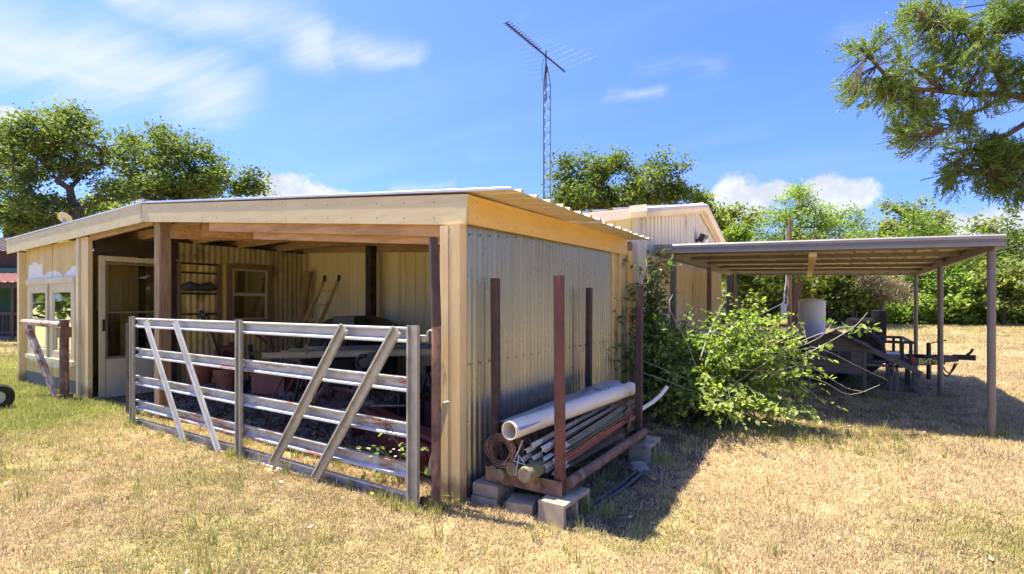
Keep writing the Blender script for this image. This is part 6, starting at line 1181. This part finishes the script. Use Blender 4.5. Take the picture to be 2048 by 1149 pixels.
def grass_object(name, x, y, scl, tint, bright, clumps, seed):
    r = np.random.default_rng(seed); n = len(x); me = bpy.data.meshes.new(name); me.vertices.add(n); me.vertices.foreach_set('co', np.stack([x, y, gz(x, y) - 0.002], 1).astype(np.float32).ravel())
    for nm, ty, val in (('scl', 'FLOAT', scl), ('tint', 'FLOAT', tint), ('bright', 'FLOAT', bright), ('turn', 'FLOAT', r.uniform(0, 6.28, n))): a = me.attributes.new(nm, ty, 'POINT'); a.data.foreach_set('value', np.asarray(val, np.float32))
    o = bpy.data.objects.new(name, me); COL.objects.link(o); ng = bpy.data.node_groups.new(name, 'GeometryNodeTree'); ng.interface.new_socket('Geometry', in_out='INPUT', socket_type='NodeSocketGeometry'); ng.interface.new_socket('Geometry', in_out='OUTPUT', socket_type='NodeSocketGeometry')
    gi = ng.nodes.new('NodeGroupInput'); go = ng.nodes.new('NodeGroupOutput'); mp = ng.nodes.new('GeometryNodeMeshToPoints'); ip = ng.nodes.new('GeometryNodeInstanceOnPoints'); g2 = ng.nodes.new('GeometryNodeGeometryToInstance')
    for c in clumps[::-1]: oi = ng.nodes.new('GeometryNodeObjectInfo'); oi.inputs['Object'].default_value = c; ng.links.new(oi.outputs['Geometry'], g2.inputs[0])
    ip.inputs['Pick Instance'].default_value = True
    def na(nm): k = ng.nodes.new('GeometryNodeInputNamedAttribute'); k.data_type = 'FLOAT'; k.inputs['Name'].default_value = nm; return k.outputs['Attribute']
    cx_ = ng.nodes.new('ShaderNodeCombineXYZ'); ng.links.new(na('turn'), cx_.inputs[2]); cs = ng.nodes.new('ShaderNodeCombineXYZ'); s_ = na('scl')
    for k in range(3): ng.links.new(s_, cs.inputs[k])
    ng.links.new(gi.outputs[0], mp.inputs[0]); ng.links.new(mp.outputs[0], ip.inputs['Points']); ng.links.new(g2.outputs[0], ip.inputs['Instance']); ng.links.new(cx_.outputs[0], ip.inputs['Rotation']); ng.links.new(cs.outputs[0], ip.inputs['Scale']); ng.links.new(ip.outputs[0], go.inputs[0])
    md = o.modifiers.new('grass', 'NODES'); md.node_group = ng; o['kind'] = 'stuff'; return o
rng = np.random.default_rng(77)
def inside(x, y): return ((x > -12.75) & (x < -2.3) & (y > 3.12) & (y < 13.3)) | ((x > -14) & (x < -2.3) & (y > 6.8) & (y < 13.3))
XS, YS, SC = [], [], []
for d0, d1, dens, sc in ((1.2, 4.5, 520, 0.9), (4.5, 8, 260, 1.1), (8, 14, 90, 1.5), (14, 24, 26, 2.2), (24, 48, 7, 3.2)):
    wd_ = 2.0 if d0 < 8 else 1.35; area = (d1 ** 2 - d0 ** 2) * wd_; n = int(area * dens); d = np.sqrt(rng.uniform(d0 ** 2, d1 ** 2, n)); lt = rng.uniform(-wd_, wd_, n) * d; x = FW.x * d + RT.x * lt; y = FW.y * d + RT.y * lt
    nz = 0.5 + 0.5 * np.sin(x * 2.7 + 2 * np.sin(y * 1.9)) * np.sin(y * 2.3 + 1.7 * np.sin(x * 1.7)); keep = (~inside(x, y)) & (rng.random(n) > dirt(x, y) * 0.85) & (rng.random(n) < 0.62 + 0.38 * nz)
    XS.append(x[keep]); YS.append(y[keep]); SC.append(np.full(keep.sum(), sc))
X = np.concatenate(XS); Y = np.concatenate(YS); S = np.concatenate(SC); n = len(X); G_ = green(X, Y)
tint = np.clip(G_ * 0.95 + rng.normal(size=n) * 0.13, 0, 1); br = np.clip(1.0 + 0.16 * np.sin(X * 0.9 + np.sin(Y * 0.7) * 2) * np.sin(Y * 1.1 + X * 0.3) + rng.normal(size=n) * 0.2, 0.45, 1.4)
S = S * rng.uniform(0.7, 1.25, n) * (1 + 0.9 * np.clip(G_ - 0.55, 0, 1) * (np.hypot(X, Y) < 14))
grass_object('lawn_grass', X, Y, S, tint, br, [blade_clump(100 + k, 46, 0.085, 0.022, 0.062, 0.0022, 0.62) for k in range(6)], 1)
# taller green tufts: along the gate, the walls and in the open ground
TX, TY = [], []
def tufts(x0, x1, y0, y1, n): TX.append(rng.uniform(x0, x1, n)); TY.append(rng.uniform(y0, y1, n))
tufts(-7.4, -2.8, 2.62, 2.86, 60); tufts(-12.8, -9.0, 2.6, 3.0, 150); tufts(-12.5, -8.4, 1.8, 2.8, 160); tufts(-7.3, -2.8, 3.0, 3.4, 60); tufts(-2.2, -1.0, 2.9, 6.5, 40); tufts(-1.5, 1.6, 7.4, 13, 260); tufts(-1.6, 0.6, 6.0, 7.4, 160); tufts(-8, 3, 1.2, 3.4, 240); tufts(-0.5, 6, 3, 9, 110)
for px_, py_ in ((1.45, 7.55), (1.40, 10.4), (-2.41, 2.72), (-2.45, 2.92), (-1.42, 3.35), (-1.42, 4.8), (-7.2, 2.7), (-4.86, 2.68), (-2.7, 2.68), (-9.9, 2.78), (-10.05, 2.75)): tufts(px_ - 0.13, px_ + 0.13, py_ - 0.1, py_ + 0.1, 14)
X = np.concatenate(TX); Y = np.concatenate(TY); n = len(X)
grass_object('weed_tufts', X, Y, rng.uniform(0.5, 1.15, n), rng.uniform(0.55, 1.0, n), rng.uniform(0.7, 1.15, n), [blade_clump(200 + k, 16, 0.035, 0.06, 0.16, 0.0026, 0.15) for k in range(4)], 2)
rng = np.random.default_rng(91); n = 2600; d = np.sqrt(rng.uniform(2.2 ** 2, 10 ** 2, n)); lt = rng.uniform(-1.3, 1.3, n) * d; x = FW.x * d + RT.x * lt; y = FW.y * d + RT.y * lt; k = ~inside(x, y); x, y = x[k], y[k]
o = leaf_scatter('fallen_leaves', len(x), np.stack([x, y, gz(x, y) + rng.uniform(0.01, 0.035, len(x))], 1), 0.022, MATS['dry_leaf'], 0.9, 92); kind(o, 'stuff')
n = 900; x = rng.uniform(-2.3, -0.8, n); y = rng.uniform(2.9, 7.0, n)
o = leaf_scatter('straw_litter', n, np.stack([x, y, gz(x, y) + rng.uniform(0.004, 0.02, n)], 1), 0.035, MATS['dry_leaf'], 0.9, 93, aspect=0.09); kind(o, 'stuff')
# one flowering weed inside the gate
p = A(802, 905, 4.2); p.z = 0.0; rng = np.random.default_rng(81); wd = thing('leafy_weed', 'small leafy weed with pale flowers growing beside the maroon scraper', 'weed', p)
shrub(wd, rng, p, [(p + V((0, 0, 0.2)), 0.08, 0.08, 0.10)], 7, 3, 4, 0.05, 'shrub_leaf', r=0.004, spread=0.02)
b = MB()
for k in range(9): q = p + V((float(rng.normal()) * 0.05, float(rng.normal()) * 0.05, 0.22 + 0.08 * float(rng.random()))); b.lathe([(0.004, 0), (0.013, 0.006), (0.0, 0.012)], q, 6)
kind(b.build('flower', MATS['tip_white'], wd), 'stuff')
